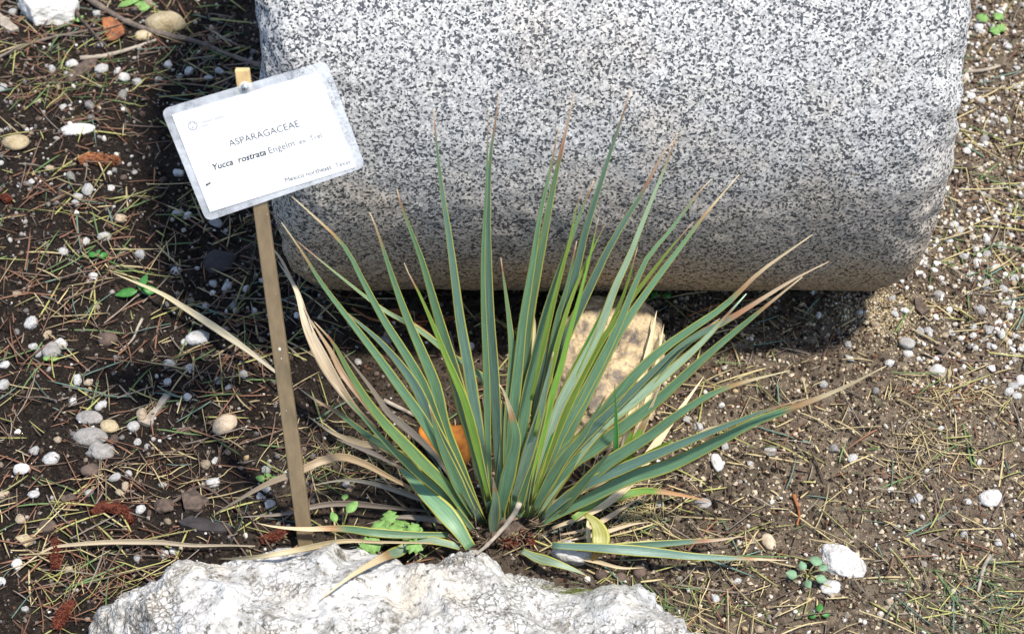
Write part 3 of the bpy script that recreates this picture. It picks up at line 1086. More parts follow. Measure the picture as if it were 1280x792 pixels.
DRY = [
    ([(470, 535), (444, 510), (421, 479), (402, 447), (384, 409), (370, 362), (348, 328)], 19, [.06, .08, .10, .11, .13, .15, .16], dryf(BROWN * .8, DEAD * 1.3)),
    ([(470, 525), (430, 470), (414, 440), (398, 415), (386, 396)], 9, [.06, .09, .10, .11, .11], dryf(BROWN, STRAW)),
    ([(366, 480), (345, 465), (310, 438), (270, 410), (230, 384), (200, 366), (160, 349), (138, 340)], 11, [.035, .03, .03, .03, .025, .012], dryf(DEAD, STRAW * 1.15)),
    ([(540, 625), (514, 610), (485, 595), (457, 580), (429, 571), (401, 576), (373, 589), (335, 604), (297, 625), (265, 644)], 13, [.03, .06, .085, .10, .09, .06, .015], dryf(BROWN * 1.3, GREY * 1.3)),
    ([(560, 642), (532, 638), (480, 633), (439, 629), (401, 631), (354, 642), (297, 646)], 11, [.02, .02, .03, .03, .02, .01], dryf(GREY * .7, GREY * 1.5)),
    ([(545, 678), (475, 677), (428, 676), (366, 688), (319, 696), (272, 698)], 10, [.03, .035, .035, .03, .014, .012], dryf(STRAW * .8, STRAW * 1.15)),
    ([(319, 682), (287, 681), (241, 681), (194, 677), (142, 677), (95, 680), (62, 685), (38, 700), (14, 719)], 9, [.010, .014, .018, .015, .012, .008], dryf(DEAD, STRAW * .9)),
    ([(575, 622), (557, 587), (533, 557), (503, 531), (484, 514), (461, 481), (427, 438)], 11, [.03, .04, .035, .03, .02, .012], dryf(DEAD * .7, GREY)),
    ([(545, 610), (510, 580), (480, 559), (447, 553), (415, 540), (385, 520)], 12, [.03, .04, .035, .03, .02, .012], dryf(BROWN * 1.3, STRAW)),
    ([(500, 585), (470, 568), (443, 557), (420, 548)], 8, [.06, .055, .045, .03], dryf(STRAW, DEAD)),
    ([(596, 600), (570, 470), (556, 440), (535, 417), (510, 398)], 10, [.05, .12, .12, .10, .07], dryf(STRAW, np.array((.62, .40, .16)))),
    ([(770, 600), (782, 545), (798, 490), (810, 440), (821, 388)], 15, [.03, .07, .09, .10, .11], dryf(STRAW, STRAW * 1.45)),
    ([(778, 600), (800, 530), (818, 470), (830, 405)], 8, [.03, .06, .09, .10], dryf(STRAW, STRAW * 1.4)),
    ([(690, 660), (740, 640), (775, 615), (800, 585), (830, 540), (880, 470)], 16, [.02, .04, .05, .05, .05, .06], dryf(STRAW, STRAW * 1.5)),
    ([(700, 668), (735, 660), (770, 640), (805, 618)], 8, [.012, .02, .015, .008], dryf(STRAW, STRAW * 1.2)),
    ([(705, 676), (745, 668), (790, 655), (815, 652)], 7, [.010, .012, .012, .008], dryf(STRAW * .9, STRAW * 1.2)),
    ([(690, 690), (740, 700), (775, 709), (806, 709)], 7, [.012, .016, .014, .010], dryf(STRAW, STRAW * 1.2)),
    ([(735, 640), (735, 668), (738, 690), (741, 706)], 8, [.03, .03, .02, .008], dryf(STRAW, STRAW * 1.2)),
    ([(650, 505), (661, 455), (668, 405), (655, 360)], 6, [.12, .14, .14, .12], dryf(STRAW, STRAW)),
    ([(690, 440), (702, 410), (706, 385), (697, 365)], 8, [.08, .09, .10, .09], dryf(DEAD, STRAW)),
    ([(640, 650), (700, 625), (760, 600), (800, 590)], 9, [.02, .03, .03, .02], dryf(BROWN, STRAW)),
    ([(393, 410), (381, 386), (362, 345), (347, 318), (320, 290)], 6, [.13, .14, .15, .16, .17], dryf(STRAW, STRAW * 1.3)),
    ([(600, 660), (545, 650), (500, 646), (455, 655)], 9, [.02, .02, .02, .01], dryf(GREY * .8, GREY)),
    ([(595, 640), (550, 600), (520, 575), (480, 580)], 10, [.02, .03, .03, .015], dryf(BROWN, DEAD)),
    ([(580, 650), (530, 625), (470, 605), (430, 600), (390, 606)], 9, [.015, .02, .02, .012], dryf(GREY, DEAD * .8)),
    ([(850, 560), (880, 540), (905, 533), (935, 520)], 9, [.10, .09, .08, .06], dryf(DEAD, STRAW * 1.2)),
]
for px, w_, zs, cf in DRY:
    leaf(px, w_, 0, cf, zs, 'dry_leaf', cup=0.35, base_w=0.3, peak=0.45, fold=0.35)
# the bent yellowing blade
leaf([(732, 642), (745, 654), (751, 670), (748, 686), (740, 701)], 20, 0, colf(YELL * .8, .10, .2, deadc=np.array((.55, .33, .08))), [.055, .05, .04, .03, .015], 'leaf', cup=0.12, base_w=0.3, peak=0.55, twist=0.1, label='bent yellowing leaf')

# short shaggy stem with dead sheath fibres
sv, sf = chip(np.random.default_rng(2), ICO3, 9, (.024, .020, .026), 0.6)
child(link('stem', mkmesh('stem', sv + YB + np.array([.006, .006, -.006]), sf, M['bark'])))
frng = np.random.default_rng(12)
fv, ff, nb_ = [], [], 0
for k in range(150):
    a = frng.uniform(0, 2 * math.pi)
    p0 = YB + np.array([.03 * math.cos(a), .024 * math.sin(a), frng.uniform(-.005, .02)])
    d = np.array([math.cos(a) * .5 + frng.normal(0, .4), math.sin(a) * .5 + frng.normal(0, .4), frng.uniform(.1, 1)])
    d = d / np.linalg.norm(d) * frng.uniform(.012, .035)
    v, f = tube([p0, p0 + d * .5 + frng.normal(0, .003, 3), p0 + d], [.0013, .0009, .0003], 3)
    ff += [[i + nb_ for i in q] for q in f]
    fv.append(v)
    nb_ += len(v)
o = child(link('stem_fibre', mkmesh('stem_fibre', np.vstack(fv), ff, M['fibre'])))
o['kind'] = 'stuff'

# ------------------------------------------------------------------ litter built one by one
def stone(name, u, v, wpx, hpx, mat, label, rot=0.0, flat=0.6, planes=12, seed=1, cat='stone', group=None, base=ICO3, rounding=0.35, rough=0.08):
    p = ong(u, v)
    k = mpp(p)
    a = wpx * k / 2 / 0.85
    b = hpx * k / 2 / 0.85 / 0.75
    c = min(a, b) * flat
    vv, f = chip(np.random.default_rng(seed * 7 + int(u)), base, planes, (a, b, c), rough, rounding)
    o_ = link(name, mkmesh(name, vv, f, M[mat]), loc=(p[0], p[1], p[2] + c * 0.38), rot=(0, 0, rot))
    return tag(o_, label, cat, group)


S = stone
S('limestone_chunk', 60, 18, 66, 46, 'white', 'big jagged white stone beside the crossing grey twigs', .2, .7, 9, 3, base=ICO4, rounding=.15)
S('limestone_chunk', 82, 26, 26, 14, 'white', 'small white spur stone touching the big jagged white stone', -.1, .7, 9, 4)
S('cream_stone', 208, 33, 50, 26, 'ochre', 'cream rounded stone behind the long dark twig', -.1, .7, 10, 5, rounding=.6)
S('cream_stone', 182, 46, 26, 14, 'ochre', 'small cream stone under the long dark twig', .3, .6, 10, 6, rounding=.5)
S('flat_stone', 96, 164, 40, 15, 'white', 'flat long white stone above the reddish fir cone', .15, .5, 9, 7)
S('mossy_stone', 20, 180, 32, 20, 'ochre', 'pale yellowish stone left of the flat white stone', .2, .6, 10, 8)
S('slate_piece', 278, 328, 38, 32, 'slate', 'dark angular slate piece near the stake', -.5, .35, 7, 9, rounding=.05)
S('oval_pebble', 112, 524, 32, 16, 'grey', 'brown grey oval pebble above the flat dark pebble', -.15, .6, 8, 10, rounding=.7)
S('dark_pebble', 113, 548, 42, 22, 'grey', 'flat dark grey pebble between oval pebble and rough stone', 0, .5, 8, 11, rounding=.6)
S('ochre_stone', 137, 534, 24, 14, 'ochre', 'yellow ochre stone beside the brown grey oval pebble', -.3, .6, 8, 12)
S('rough_stone', 129, 566, 34, 20, 'grey', 'rough pitted grey stone below the flat dark pebble', -.1, .6, 12, 13, rough=.3)
S('dark_stone', 113, 590, 22, 16, 'brown', 'dark lumpy stone below the rough pitted stone', .2, .7, 12, 14)
S('oval_pebble', 281, 533, 34, 20, 'tan', 'smooth tan oval pebble lying left of the stake', .85, .6, 8, 15, rounding=.75)
S('limestone_piece', 248, 426, 28, 17, 'white', 'large white angular stone on dark soil left of the stake', .1, .7, 9, 16)
S('brown_stone', 135, 427, 22, 16, 'brown', 'dark brown angular stone by the grey flat pebble', .1, .7, 8, 17)
S('grey_pebble', 64, 440, 24, 18, 'grey', 'grey flat pebble beside the white angular stones', -.5, .6, 8, 18)
S('brown_stone', 60, 659, 22, 15, 'brown', 'reddish brown smooth stone beside the curved red catkin', .2, .6, 8, 19, rounding=.6)
S('limestone_chunk', 1052, 704, 56, 30, 'white', 'white pointed stone behind the small round leaved weed', -.55, .6, 8, 20, base=ICO4, rounding=.1)
S('limestone_chunk', 1036, 735, 24, 16, 'white', 'small crumbly white stone in front of the pointed white stone', .1, .5, 10, 21, rough=.25)
S('limestone_piece', 1239, 624, 30, 18, 'white', 'white angular stone among green needles right of the plant', .2, .6, 9, 22)
S('flat_stone', 897, 580, 14, 22, 'white', 'white upright wedge stone right of the low yucca leaves', .25, .7, 8, 23)
S('grey_pebble', 878, 630, 22, 12, 'grey', 'grey smooth pebble beside the fallen red tipped leaf', -.1, .6, 8, 24, rounding=.7)
S('oval_pebble', 961, 679, 17, 20, 'tan', 'cream oval pebble past the tip of the low right leaf', .3, .7, 8, 25, rounding=.7)
S('grey_pebble', 1133, 431, 20, 14, 'grey', 'brown grey pebble among small white pebbles by the drum', -.1, .7, 9, 26, rounding=.6)
S('limestone_piece', 1171, 466, 20, 14, 'white', 'white angular stone beside a small tan pebble in the gravel', .1, .7, 9, 27)
S('tan_pebble', 1185, 469, 13, 11, 'tan', 'small tan pebble touching a white angular stone', .2, .7, 9, 28)
S('brown_stone', 776, 723, 15, 11, 'brown', 'round brown stone beside the mossy end of the block', .2, .8, 9, 29, rounding=.7)
S('brown_stone', 752, 720, 17, 13, 'brown', 'reddish brown clod between round brown stone and block', -.3, .8, 9, 30, rounding=.5)
S('brown_stone', 798, 717, 18, 14, 'brown', 'dark brown clod right of the round brown stone', .3, .8, 9, 31, rounding=.5)
S('bark_lump', 205, 655 - 20, 26, 15, 'bark', 'dark soil clod behind the black bark chip', .1, .7, 9, 32, rough=.3)

# white and coloured pebbles one can pick out, at their own spots
PEB = [  # u, v, size, kind
    (17, 17, 12, 'w'), (121, 19, 11, 'w'), (127, 88, 16, 'w'), (155, 99, 14, 'w'), (147, 90, 11, 'w'), (172, 104, 13, 'w'), (83, 93, 9, 'w'), (225, 98, 11, 'w'),
    (237, 91, 12, 'w'), (113, 134, 17, 'g'), (153, 121, 15, 'g'), (79, 135, 10, 'w'), (91, 83, 15, 'w'), (210, 83, 11, 'w'), (4, 112, 13, 'w'), (66, 88, 12, 'w'),
    (186, 6, 14, 't'), (261, 100, 12, 'w'), (275, 91, 12, 'w'), (223, 218, 14, 'w'), (110, 239, 16, 'w'), (97, 247, 14, 'w'), (95, 256, 13, 'w'), (152, 276, 17, 't'),
    (222, 269, 13, 'w'), (235, 271, 13, 'w'), (271, 281, 17, 'w'), (131, 297, 18, 'w'), (40, 228, 10, 'w'), (89, 222, 15, 'g'), (114, 150, 12, 'g'), (108, 303, 11, 'w'),
    (80, 316, 13, 'w'), (176, 320, 14, 'w'), (220, 341, 15, 'w'), (284, 360, 15, 'w'), (307, 362, 11, 'w'), (267, 356, 11, 'w'), (328, 352, 10, 'w'), (116, 348, 13, 'w'),
    (40, 406, 18, 'w'), (59, 420, 15, 't'), (76, 432, 17, 'w'), (231, 429, 10, 'w'), (6, 458, 15, 'w'), (4, 483, 18, 'w'), (97, 477, 15, 'w'), (110, 480, 13, 't'),
    (91, 503, 13, 'w'), (127, 509, 17, 'w'), (212, 458, 16, 'w'), (237, 462, 14, 'w'), (210, 479, 11, 'w'), (273, 477, 12, 'w'), (305, 470, 14, 'w'), (235, 498, 12, 'w'),
    (286, 485, 10, 'w'), (178, 521, 18, 't'), (167, 534, 15, 'w'), (49, 443, 13, 'w'), (42, 434, 12, 'w'), (21, 369, 11, 't'), (292, 384, 13, 'g'), (257, 384, 10, 'w'),
    (27, 589, 19, 'w'), (64, 575, 20, 'w'), (44, 564, 13, 'w'), (72, 551, 12, 't'), (144, 598, 15, 'w'), (112, 617, 13, 'w'), (150, 617, 13, 't'), (157, 609, 13, 't'),
    (265, 605, 19, 'w'), (204, 607, 11, 'w'), (176, 638, 13, 'w'), (172, 698, 10, 'w'), (206, 694, 13, 'w'), (218, 691, 12, 'w'), (26, 651, 15, 't'), (42, 620, 16, 'w'),
    (333, 588, 13, 'w'), (325, 622, 12, 'w'), (333, 613, 12, 'w'), (337, 632, 14, 'w'), (21, 707, 15, 'w'), (2, 728, 13, 'w'), (102, 786, 11, 'g'), (257, 582, 16, 't'),
    (269, 577, 11, 'w'), (161, 593, 10, 'w'), (49, 664, 9, 't'), (86, 712, 10, 't'), (438, 405, 12, 'w'), (482, 427, 15, 'g'), (588, 435, 13, 'w'), (448, 453, 10, 'w'),
    (1160, 415, 12, 'w'), (1150, 416, 11, 'w'), (1135, 443, 13, 'w'), (1059, 432, 11, 'w'), (1061, 449, 12, 'w'), (1074, 392, 10, 'w'), (1190, 417, 10, 'w'), (1275, 477, 15, 'w'),
    (1266, 484, 14, 'w'), (1260, 491, 13, 'w'), (1271, 496, 12, 'w'), (1222, 388, 12, 'w'), (1220, 330, 13, 'w'), (1233, 301, 14, 'w'), (1264, 297, 12, 'w'), (1237, 415, 13, 'w'),
    (872, 534, 14, 'w'), (859, 526, 11, 'w'), (1112, 455, 12, 'w'), (1029, 481, 10, 'w'), (963, 566, 15, 'w'), (938, 581, 9, 'w'), (921, 727, 11, 'w'), (1145, 626, 17, 'w'),
    (1112, 753, 11, 't'), (1107, 761, 10, 't'), (1135, 674, 9, 't'), (1042, 562, 13, 'g'), (1209, 628, 10, 'w'), (825, 632, 10, 'w'), (847, 649, 11, 't'), (1175, 537, 10, 'w'),
    (936, 765, 11, 'b'), (1118, 394, 11, 'w'), (1131, 390, 12, 'w'), (1242, 36, 11, 'w'), (1226, 42, 12, 'w'), (1206, 99, 11, 'w'), (1213, 122, 12, 'w'), (1225, 128, 11, 'w'),
    (1237, 155, 11, 'w'), (1230, 177, 14, 'g'), (1208, 212, 16, 'b'), (1224, 212, 9, 'w'), (1208, 190, 11, 'w'), (1255, 152, 11, 'w'), (1270, 110, 12, 'w'), (1230, 78, 11, 't'),
    (1224, 10, 9, 'w'), (1247, 22, 10, 'w'), (1222, 36, 14, 'w'), (1258, 60, 12, 'w'), (1242, 280, 12, 'w'), (1252, 310, 13, 'w'), (1200, 290, 12, 'w'), (1186, 302, 11, 'w'),
    (1192, 282, 12, 'w'), (1204, 322, 13, 'w'), (1214, 345, 12, 'w'), (1232, 358, 13, 'w'), (1254, 363, 12, 'w'), (1260, 380, 11, 'w'), (1174, 370, 14, 'w'), (1236, 434, 11, 'w'),
    (1216, 409, 10, 'w'), (1247, 405, 12, 'w'), (1262, 397, 12, 'w'), (1252, 420, 12, 'w'), (1270, 422, 11, 'w'), (1225, 389, 14, 'w'), (1245, 335, 11, 'w'), (1268, 350, 12, 'w'),
]
prng = np.random.default_rng(31)
PMESH = {}
for kd, mt in (('w', 'whitepeb'), ('g', 'greypeb'), ('t', 'tanpeb'), ('b', 'brownpeb')):
    PMESH[kd] = []
    for i in range(9 if kd == 'w' else 5):
        sq = (1, prng.uniform(.68, .95), prng.uniform(.55, .8))
        v, f = chip(prng, ICO3, int(prng.integers(7, 11)), sq, 0.14, prng.uniform(.0, .28))
        PMESH[kd].append(mkmesh('pebble', v, f, M[mt]))
KN = {'w': 'white', 'g': 'grey', 't': 'tan', 'b': 'brown'}


def place_pebble(x, y, size, kd):
    z = gh(x, y)
    zone = 'on dark soil left of the granite drum and stake' if x < -0.30 else ('in the gravel right of the granite drum' if x > 0.40 and y > -0.12 else 'on dry soil in front of the granite drum')
    me = PMESH[kd][prng.integers(len(PMESH[kd]))]
    r = size / 2 * 1.12
    o_ = link('pebble', me, loc=(x, y, z + r * 0.30), rot=(prng.uniform(-.35, .35), prng.uniform(-.35, .35), prng.uniform(0, 6.28)), scale=r)
    return tag(o_, 'small %s pebble %s' % (KN[kd], zone), 'pebble', '%s pebbles %s' % (KN[kd], zone))


taken = []
npeb = 0
for (u, v, s_, kd) in PEB:
    p = ong(u, v)
    if blocked(p[0], p[1]): continue
    place_pebble(p[0], p[1], s_ * mpp(p), kd)
    taken.append((p[0], p[1], s_ * .001))
    npeb += 1


def gravel_density(x, y):
    d = 0.22
    if x > 0.50 and y > -0.16: d = 1.0
    elif x > 0.30 and y > -0.45: d = 0.38
    elif x < -0.25: d = 0.34
    return d


def in_view(x, y):
    d = np.array([x, y, 0]) - CAM
    zc = d @ FWD
    u, v = 640 + FPX * d[0] / zc, 396 - FPX * (d @ UPV) / zc
    return -20 < u < 1300 and -20 < v < 810


tries = 0
while npeb < 296 and tries < 9000:
    tries += 1
    x, y = prng.uniform(-.85, .85), prng.uniform(-.58, .80)
    if not in_view(x, y) or blocked(x, y) or prng.random() > gravel_density(x, y): continue
    if any((x - a) ** 2 + (y - b) ** 2 < (0.018) ** 2 for a, b, c in taken): continue
    s_ = prng.uniform(.008, .0125)
    place_pebble(x, y, s_, prng.choice(['w', 'w', 'w', 't', 'g', 'b'] if x > 0 else ['w', 't', 't', 'g', 'g', 'b', 'b']))
    taken.append((x, y, s_))
    npeb += 1

# ------------------------------------------------------------------ gravel, crumbs and needles beyond counting
def scatter(n, size_lo, size_hi, base, palette, dens, seed, name, mat, label, cat, lift=0.25, xr=(-1.0, 1.0), yr=(-.68, 1.0), power=2.0, planes=0):
    rng = np.random.default_rng(seed)
    P = np.empty((0, 2))
    while len(P) < n:
        q = np.stack([rng.uniform(*xr, n * 2), rng.uniform(*yr, n * 2)], 1)
        P = np.vstack([P, q[rng.random(len(q)) < dens(q[:, 0], q[:, 1])]])
    P = P[:n]
    z = ghf(P[:, 0], P[:, 1])
    size = size_lo + (size_hi - size_lo) * rng.random(n) ** power
    bv_, bf_ = base
    nv = len(bv_)
    # six shared shapes, each piece turned and stretched by itself
    shapes = []
    for k in range(8):
        if planes: shapes.append(chip(rng, base, planes, (1, 1, 1), 0.12, .3)[0])
        else: shapes.append(bv_ * rng.uniform(.65, 1.2, (nv, 1)))
    shapes = np.array(shapes)
    pick = rng.integers(0, 8, n)
    V = shapes[pick] * (size[:, None, None] / 2) * rng.uniform(.6, 1.1, (n, 1, 3))
    a = rng.uniform(0, 6.28, n)
    b = rng.uniform(-.8, .8, n)
    ca, sa, cb, sb = np.cos(a), np.sin(a), np.cos(b), np.sin(b)
    y_ = V[..., 1] * cb[:, None] - V[..., 2] * sb[:, None]
    z_ = V[..., 1] * sb[:, None] + V[..., 2] * cb[:, None]
    x_ = V[..., 0] * ca[:, None] - y_ * sa[:, None]
    y2 = V[..., 0] * sa[:, None] + y_ * ca[:, None]
    W = np.stack([x_ + P[:, 0:1], y2 + P[:, 1:2], z_ + (z + size * lift)[:, None]], -1).reshape(-1, 3)
    F = (bf_[None] + (np.arange(n) * nv)[:, None, None]).reshape(-1, 3)
    pal, wts = palette(P, rng)
    C = np.repeat(pal, nv, 0)
    o_ = link(name, mkmesh(name, W, F, M[mat], False, C))
    tag(o_, label, cat, kind='stuff')
    return o_


OCT = (np.array([[1, 0, 0], [-1, 0, 0], [0, 1, 0], [0, -1, 0], [0, 0, 1], [0, 0, -1]], float),
       np.array([[0, 2, 4], [2, 1, 4], [1, 3, 4], [3, 0, 4], [2, 0, 5], [1, 2, 5], [3, 1, 5], [0, 3, 5]]))


def pickpal(cols, wts, n, rng, jit=.25):
    k = rng.choice(len(cols), n, p=np.array(wts) / sum(wts))
    return np.array(cols)[k] * rng.uniform(1 - jit, 1 + jit, (n, 1))


def pal_crumb(P, rng):
    n = len(P)
    dark = pickpal([(.012, .009, .007), (.028, .020, .016), (.060, .043, .032), (.17, .145, .12), (.08, .042, .026)], [5, 5, 2.2, 1.0, .7], n, rng)
    pale = pickpal([(.022, .016, .012), (.07, .05, .035), (.20, .155, .105), (.42, .35, .25), (.13, .07, .04)], [2, 3.2, 4.6, 3.2, .7], n, rng)
    w_ = sstep(-.15, .45, P[:, 0] + .25 * noise3(np.stack([P[:, 0] * 6, P[:, 1] * 6, P[:, 0] * 0], 1)))
    return np.where((rng.random(n) < w_)[:, None], pale, dark), None


def pal_gravel(P, rng):
    n = len(P)
    return pickpal([(.52, .50, .47), (.38, .355, .32), (.30, .24, .175), (.18, .165, .15), (.36, .26, .14), (.11, .075, .055)], [4, 3, 2.4, 2, .8, 1.3], n, rng, .18) if P[:, 0].min() > .3 else \
        np.where((P[:, 0] < -.1)[:, None], pickpal([(.48, .465, .44), (.27, .25, .225), (.19, .15, .115), (.12, .11, .105), (.28, .20, .11), (.085, .058, .045)], [1.6, 2.4, 2.2, 2.4, .5, 1.8], n, rng, .2),
                 pickpal([(.50, .48, .44), (.38, .345, .29), (.30, .24, .165), (.18, .16, .14), (.36, .27, .15), (.11, .075, .055)], [3, 3, 2.6, 2, .9, 1.4], n, rng, .2)), None


clump = lambda x, y, f, k: noise3(np.stack([x * f, y * f, x * 0 + k], -1))


def d_gravel(x, y):
    d = np.where((x > 0.48) & (y > -.18), 1.0, np.where(x > .25, .45, np.where(x < -.22, .55, .22)))
    return np.clip(d * (0.75 + 1.1 * clump(x, y, 7, 3.3)), .02, 1)


scatter(150000, .0018, .0085, OCT, pal_crumb, lambda x, y: np.clip((.75 + .6 * clump(x, y, 9, 1.1)) * (0.5 + 0.5 * sstep(-.2, .2, x)), .05, 1), 41, 'soil_crumbs', 'crumb',
        'small soil crumbs and grit covering the bed', 'soil', 0.2, power=2.1)
scatter(3300, .0050, .0105, ICO2, pal_gravel, d_gravel, 43, 'gravel', 'gravel', 'coarse mixed gravel scattered over the soil', 'gravel', 0.28, power=1.6, planes=9)
scatter(6500, .0030, .0062, ICO1, pal_gravel, d_gravel, 44, 'gravel', 'gravel', 'fine mixed grit scattered over the soil', 'gravel', 0.28, power=1.5, planes=9)
scatter(3600, .0042, .0100, ICO2, pal_gravel, lambda x, y: np.clip((.9 + clump(x, y, 8, 6.1)) * ((x > .50) & (y > -.14)), 0, 1), 47, 'gravel', 'gravel',
        'denser drift of pale gravel right of the granite drum', 'gravel', 0.4, power=1.3, planes=9)

NCOL = dict(rust=(.185, .092, .054), brown=(.135, .09, .064), straw=(.40, .325, .17), yellow=(.30, .29, .10), green=(.105, .165, .060), blue=(.11, .17, .13), grey=(.20, .165, .13))


def needle_pts(rng, L, n=6):
    b = rng.normal(0, .055)
    t = np.linspace(-.5, .5, n)
    return np.stack([t * L, b * L * (t ** 2 - .08) * 2 + 0 * t, np.zeros(n)], 1)


def d_needle(x, y):
    d = np.where(x < -.2, .62, np.where(y < -.35, .6, .42))
    d = np.where((x > .5), .65, d)
    return np.clip(d * (.75 + 1.0 * clump(x, y, 5, 8.8)), .05, 1)


def needles(n, seed, Lr=(.022, .075), rr=(.0007, .00125), pl=(.27, .20, .14, .13, .09, .06, .11), pr=(.13, .14, .32, .16, .10, .05, .10), lift=.006):
    rng = np.random.default_rng(seed)
    Vs, Fs, Cs, base = [], [], [], 0
    keys = list(NCOL)
    m = 0
    tmpl = [list(q) for q in grid_faces(6, 3, wrap_v=True)]
    tmpl = np.array(tmpl)
    while m < n:
        x, y = rng.uniform(-1, 1), rng.uniform(-.66, 1.0)
        if rng.random() > d_needle(np.array(x), np.array(y)): continue
        if DX0 - .01 < x < DX1 + .01 and abs(y - DY) < .14: continue
        if rock_top(x, y) > -0.03: continue
        m += 1
        L = rng.uniform(*Lr)
        p = needle_pts(rng, L)
        a = rng.uniform(0, 6.28)
        q = np.stack([x + p[:, 0] * math.cos(a) - p[:, 1] * math.sin(a), y + p[:, 0] * math.sin(a) + p[:, 1] * math.cos(a)], 1)
        h = ghf(q[:, 0], q[:, 1])
        t = np.linspace(0, 1, 6)
        line = h[0] + (h[-1] - h[0]) * t
        line = line + max(0, (h - line).max() * .8)
        z = np.maximum(line, h) + .0012 + rng.uniform(0, lift) + t * rng.uniform(0, .008) * rng.choice([0, 0, 1])
        P = np.stack([q[:, 0], q[:, 1], z], 1)
        r = rng.uniform(*rr)
        v, _ = tube(P, np.array([.8, 1, 1, 1, .8, .3]) * r, 3, False)
        left = x < 0
        kk = rng.choice(keys, p=pl if left else pr)
        c = np.array(NCOL[kk]) * rng.uniform(.7, 1.3)
        c2 = c * rng.uniform(.7, 1.2)
        Vs.append(v)
        Cs.append(np.repeat(np.linspace(c, c2, 6), 3, 0))
        Fs.append(tmpl + base)
        base += len(v)
    return np.vstack(Vs), np.vstack(Fs), np.vstack(Cs)


v, f, c = needles(3900, 51)
o = link('pine_needles', mkmesh('pine_needles', v, f, M['needle'], True, c))
tag(o, 'thin litter of fallen pine needles over the whole bed', 'pine needles', kind='stuff')

v, f, c = needles(6500, 52, (.006, .024), (.0005, .0013), (.20, .34, .10, .04, .02, .02, .28), (.10, .20, .40, .06, .04, .0, .20), .003)
o = link('litter', mkmesh('litter', v, f, M['needle'], True, c))
tag(o, 'short broken bits of needle, bark and straw on the soil', 'litter', kind='stuff')

# the 300 needles that show most, each a thing
NM = {}
nrng = np.random.default_rng(61)
for kk in ('rust', 'straw', 'yellow', 'green', 'blue'):
    NM[kk] = []
    for i in range(6):
        L = nrng.uniform(.05, .085)
        p = needle_pts(nrng, L, 8)
        p[:, 2] = -.06 * L * (np.linspace(-1, 1, 8) ** 2) * nrng.uniform(0, 1)
        v, f = tube(p, np.array([.7, 1, 1, 1, 1, .9, .7, .25]) * .00125, 5)
        cc = np.linspace(np.array(NCOL[kk]) * 1.15, np.array(NCOL[kk]) * .8, 8)
        me = mkmesh('pine_needle', v, f, M['needle'], True, np.repeat(cc, 5, 0))
        NM[kk].append((me, L))
NN = {'rust': 'rust brown', 'straw': 'pale straw', 'yellow': 'yellow green', 'green': 'fresh green', 'blue': 'blue green'}
m = 0
while m < 295:
    x, y = nrng.uniform(-.75, .75), nrng.uniform(-.56, .72)
    if not in_view(x, y) or nrng.random() > float(d_needle(np.array(x), np.array(y))): continue
    if blocked(x, y): continue
    left = x < -.02
    kk = nrng.choice(list(NM), p=[.34, .18, .22, .16, .10] if left else [.14, .38, .22, .18, .08])
    me, L = NM[kk][nrng.integers(6)]
    a = nrng.uniform(0, 6.28)
    dx, dy = math.cos(a) * L * .4, math.sin(a) * L * .4
    if blocked(x + dx, y + dy) or blocked(x - dx, y - dy): continue
    h0, h1, hm = gh(x - dx, y - dy), gh(x + dx, y + dy), gh(x, y)
    z = max((h0 + h1) / 2, hm) + .0025
    o = link('pine_needle', me, loc=(x, y, z))
    o.rotation_euler = Matrix.Rotation(a, 3, 'Z').to_euler()
    o.rotation_euler.y = -math.atan2(h1 - h0, L * .8)
    zone = 'on the soil left of the plant' if left else 'on the soil right of the plant'
    tag(o, '%s pine needle %s' % (NN[kk], zone), 'pine needle', '%s needles %s' % (NN[kk], zone))
    m += 1


# ------------------------------------------------------------------ twigs, cones, leaves, weeds
def twig(name, px, wpx, mat, label, z=0.004, cat='twig', taper=.5, group=None, zs=None):
    n = max(14, len(px) * 5)
    pts = []
    for i, (u, v) in enumerate(px):
        p = onsurf(u, v)
        zz = z if zs is None else zs[i]
        for _ in range(3): p = onz(u, v, top(p[0], p[1]) + zz)
        pts.append(p)
    P = spline(pts, n)
    k = mpp(P[0])
    r = np.linspace(1, taper, n) * wpx * k / 2
    knots = fbm(np.stack([np.linspace(0, 9, n), np.zeros(n), np.full(n, px[0][0] * .37)], 1), 2)
    v, f = tube(P, r * (1 + .35 * knots), 8, True, rough=.25)
    return tag(link(name, mkmesh(name, v, f, M[mat])), label, cat, group)


twig('twig', [(104, -6), (125, 8), (160, 28), (200, 42), (245, 52), (285, 68), (330, 84)], 8, 'twig', 'long dark knotty twig running to the granite drum', .007, taper=.9)
twig('twig', [(-10, 76), (25, 60), (60, 48), (95, 41), (127, 35)], 6, 'twig', 'straight grey brown twig pointing at the curled rusty leaf', .006)
twig('twig', [(92, -5), (97, 18), (110, 33), (122, 47), (136, 60)], 5, 'bark', 'thin dark twig crossing the straight grey twig', .012)
twig('twig', [(100, 73), (130, 70), (160, 62), (195, 50)], 7, 'deadwood', 'weathered grey twig below the curled rusty leaf', .005)
twig('twig', [(1205, 89), (1222, 89), (1238, 86), (1250, 82)], 6, 'deadwood', 'short grey twig beside the right end of the drum', .005)
twig('twig', [(649, 629), (640, 646), (617, 673), (596, 692)], 7, 'deadwood', 'pale bare twig leaning from the yucca heart onto the block', .02, zs=[.07, .05, .03, .008])
twig('twig', [(1238, 694), (1230, 708), (1226, 724), (1222, 740)], 6, 'deadwood', 'short forked grey twig among green needles', .006)
twig('red_twig', [(992, 618), (997, 632), (999, 644), (996, 656)], 5, 'rust', 'short orange red twig on dry soil right of the plant', .005)
twig('twig', [(178, 428 - 30), (172, 410), (165, 425), (150, 438)], 4, 'deadwood', 'thin pale rootlet below the three leaved seedling', .004)
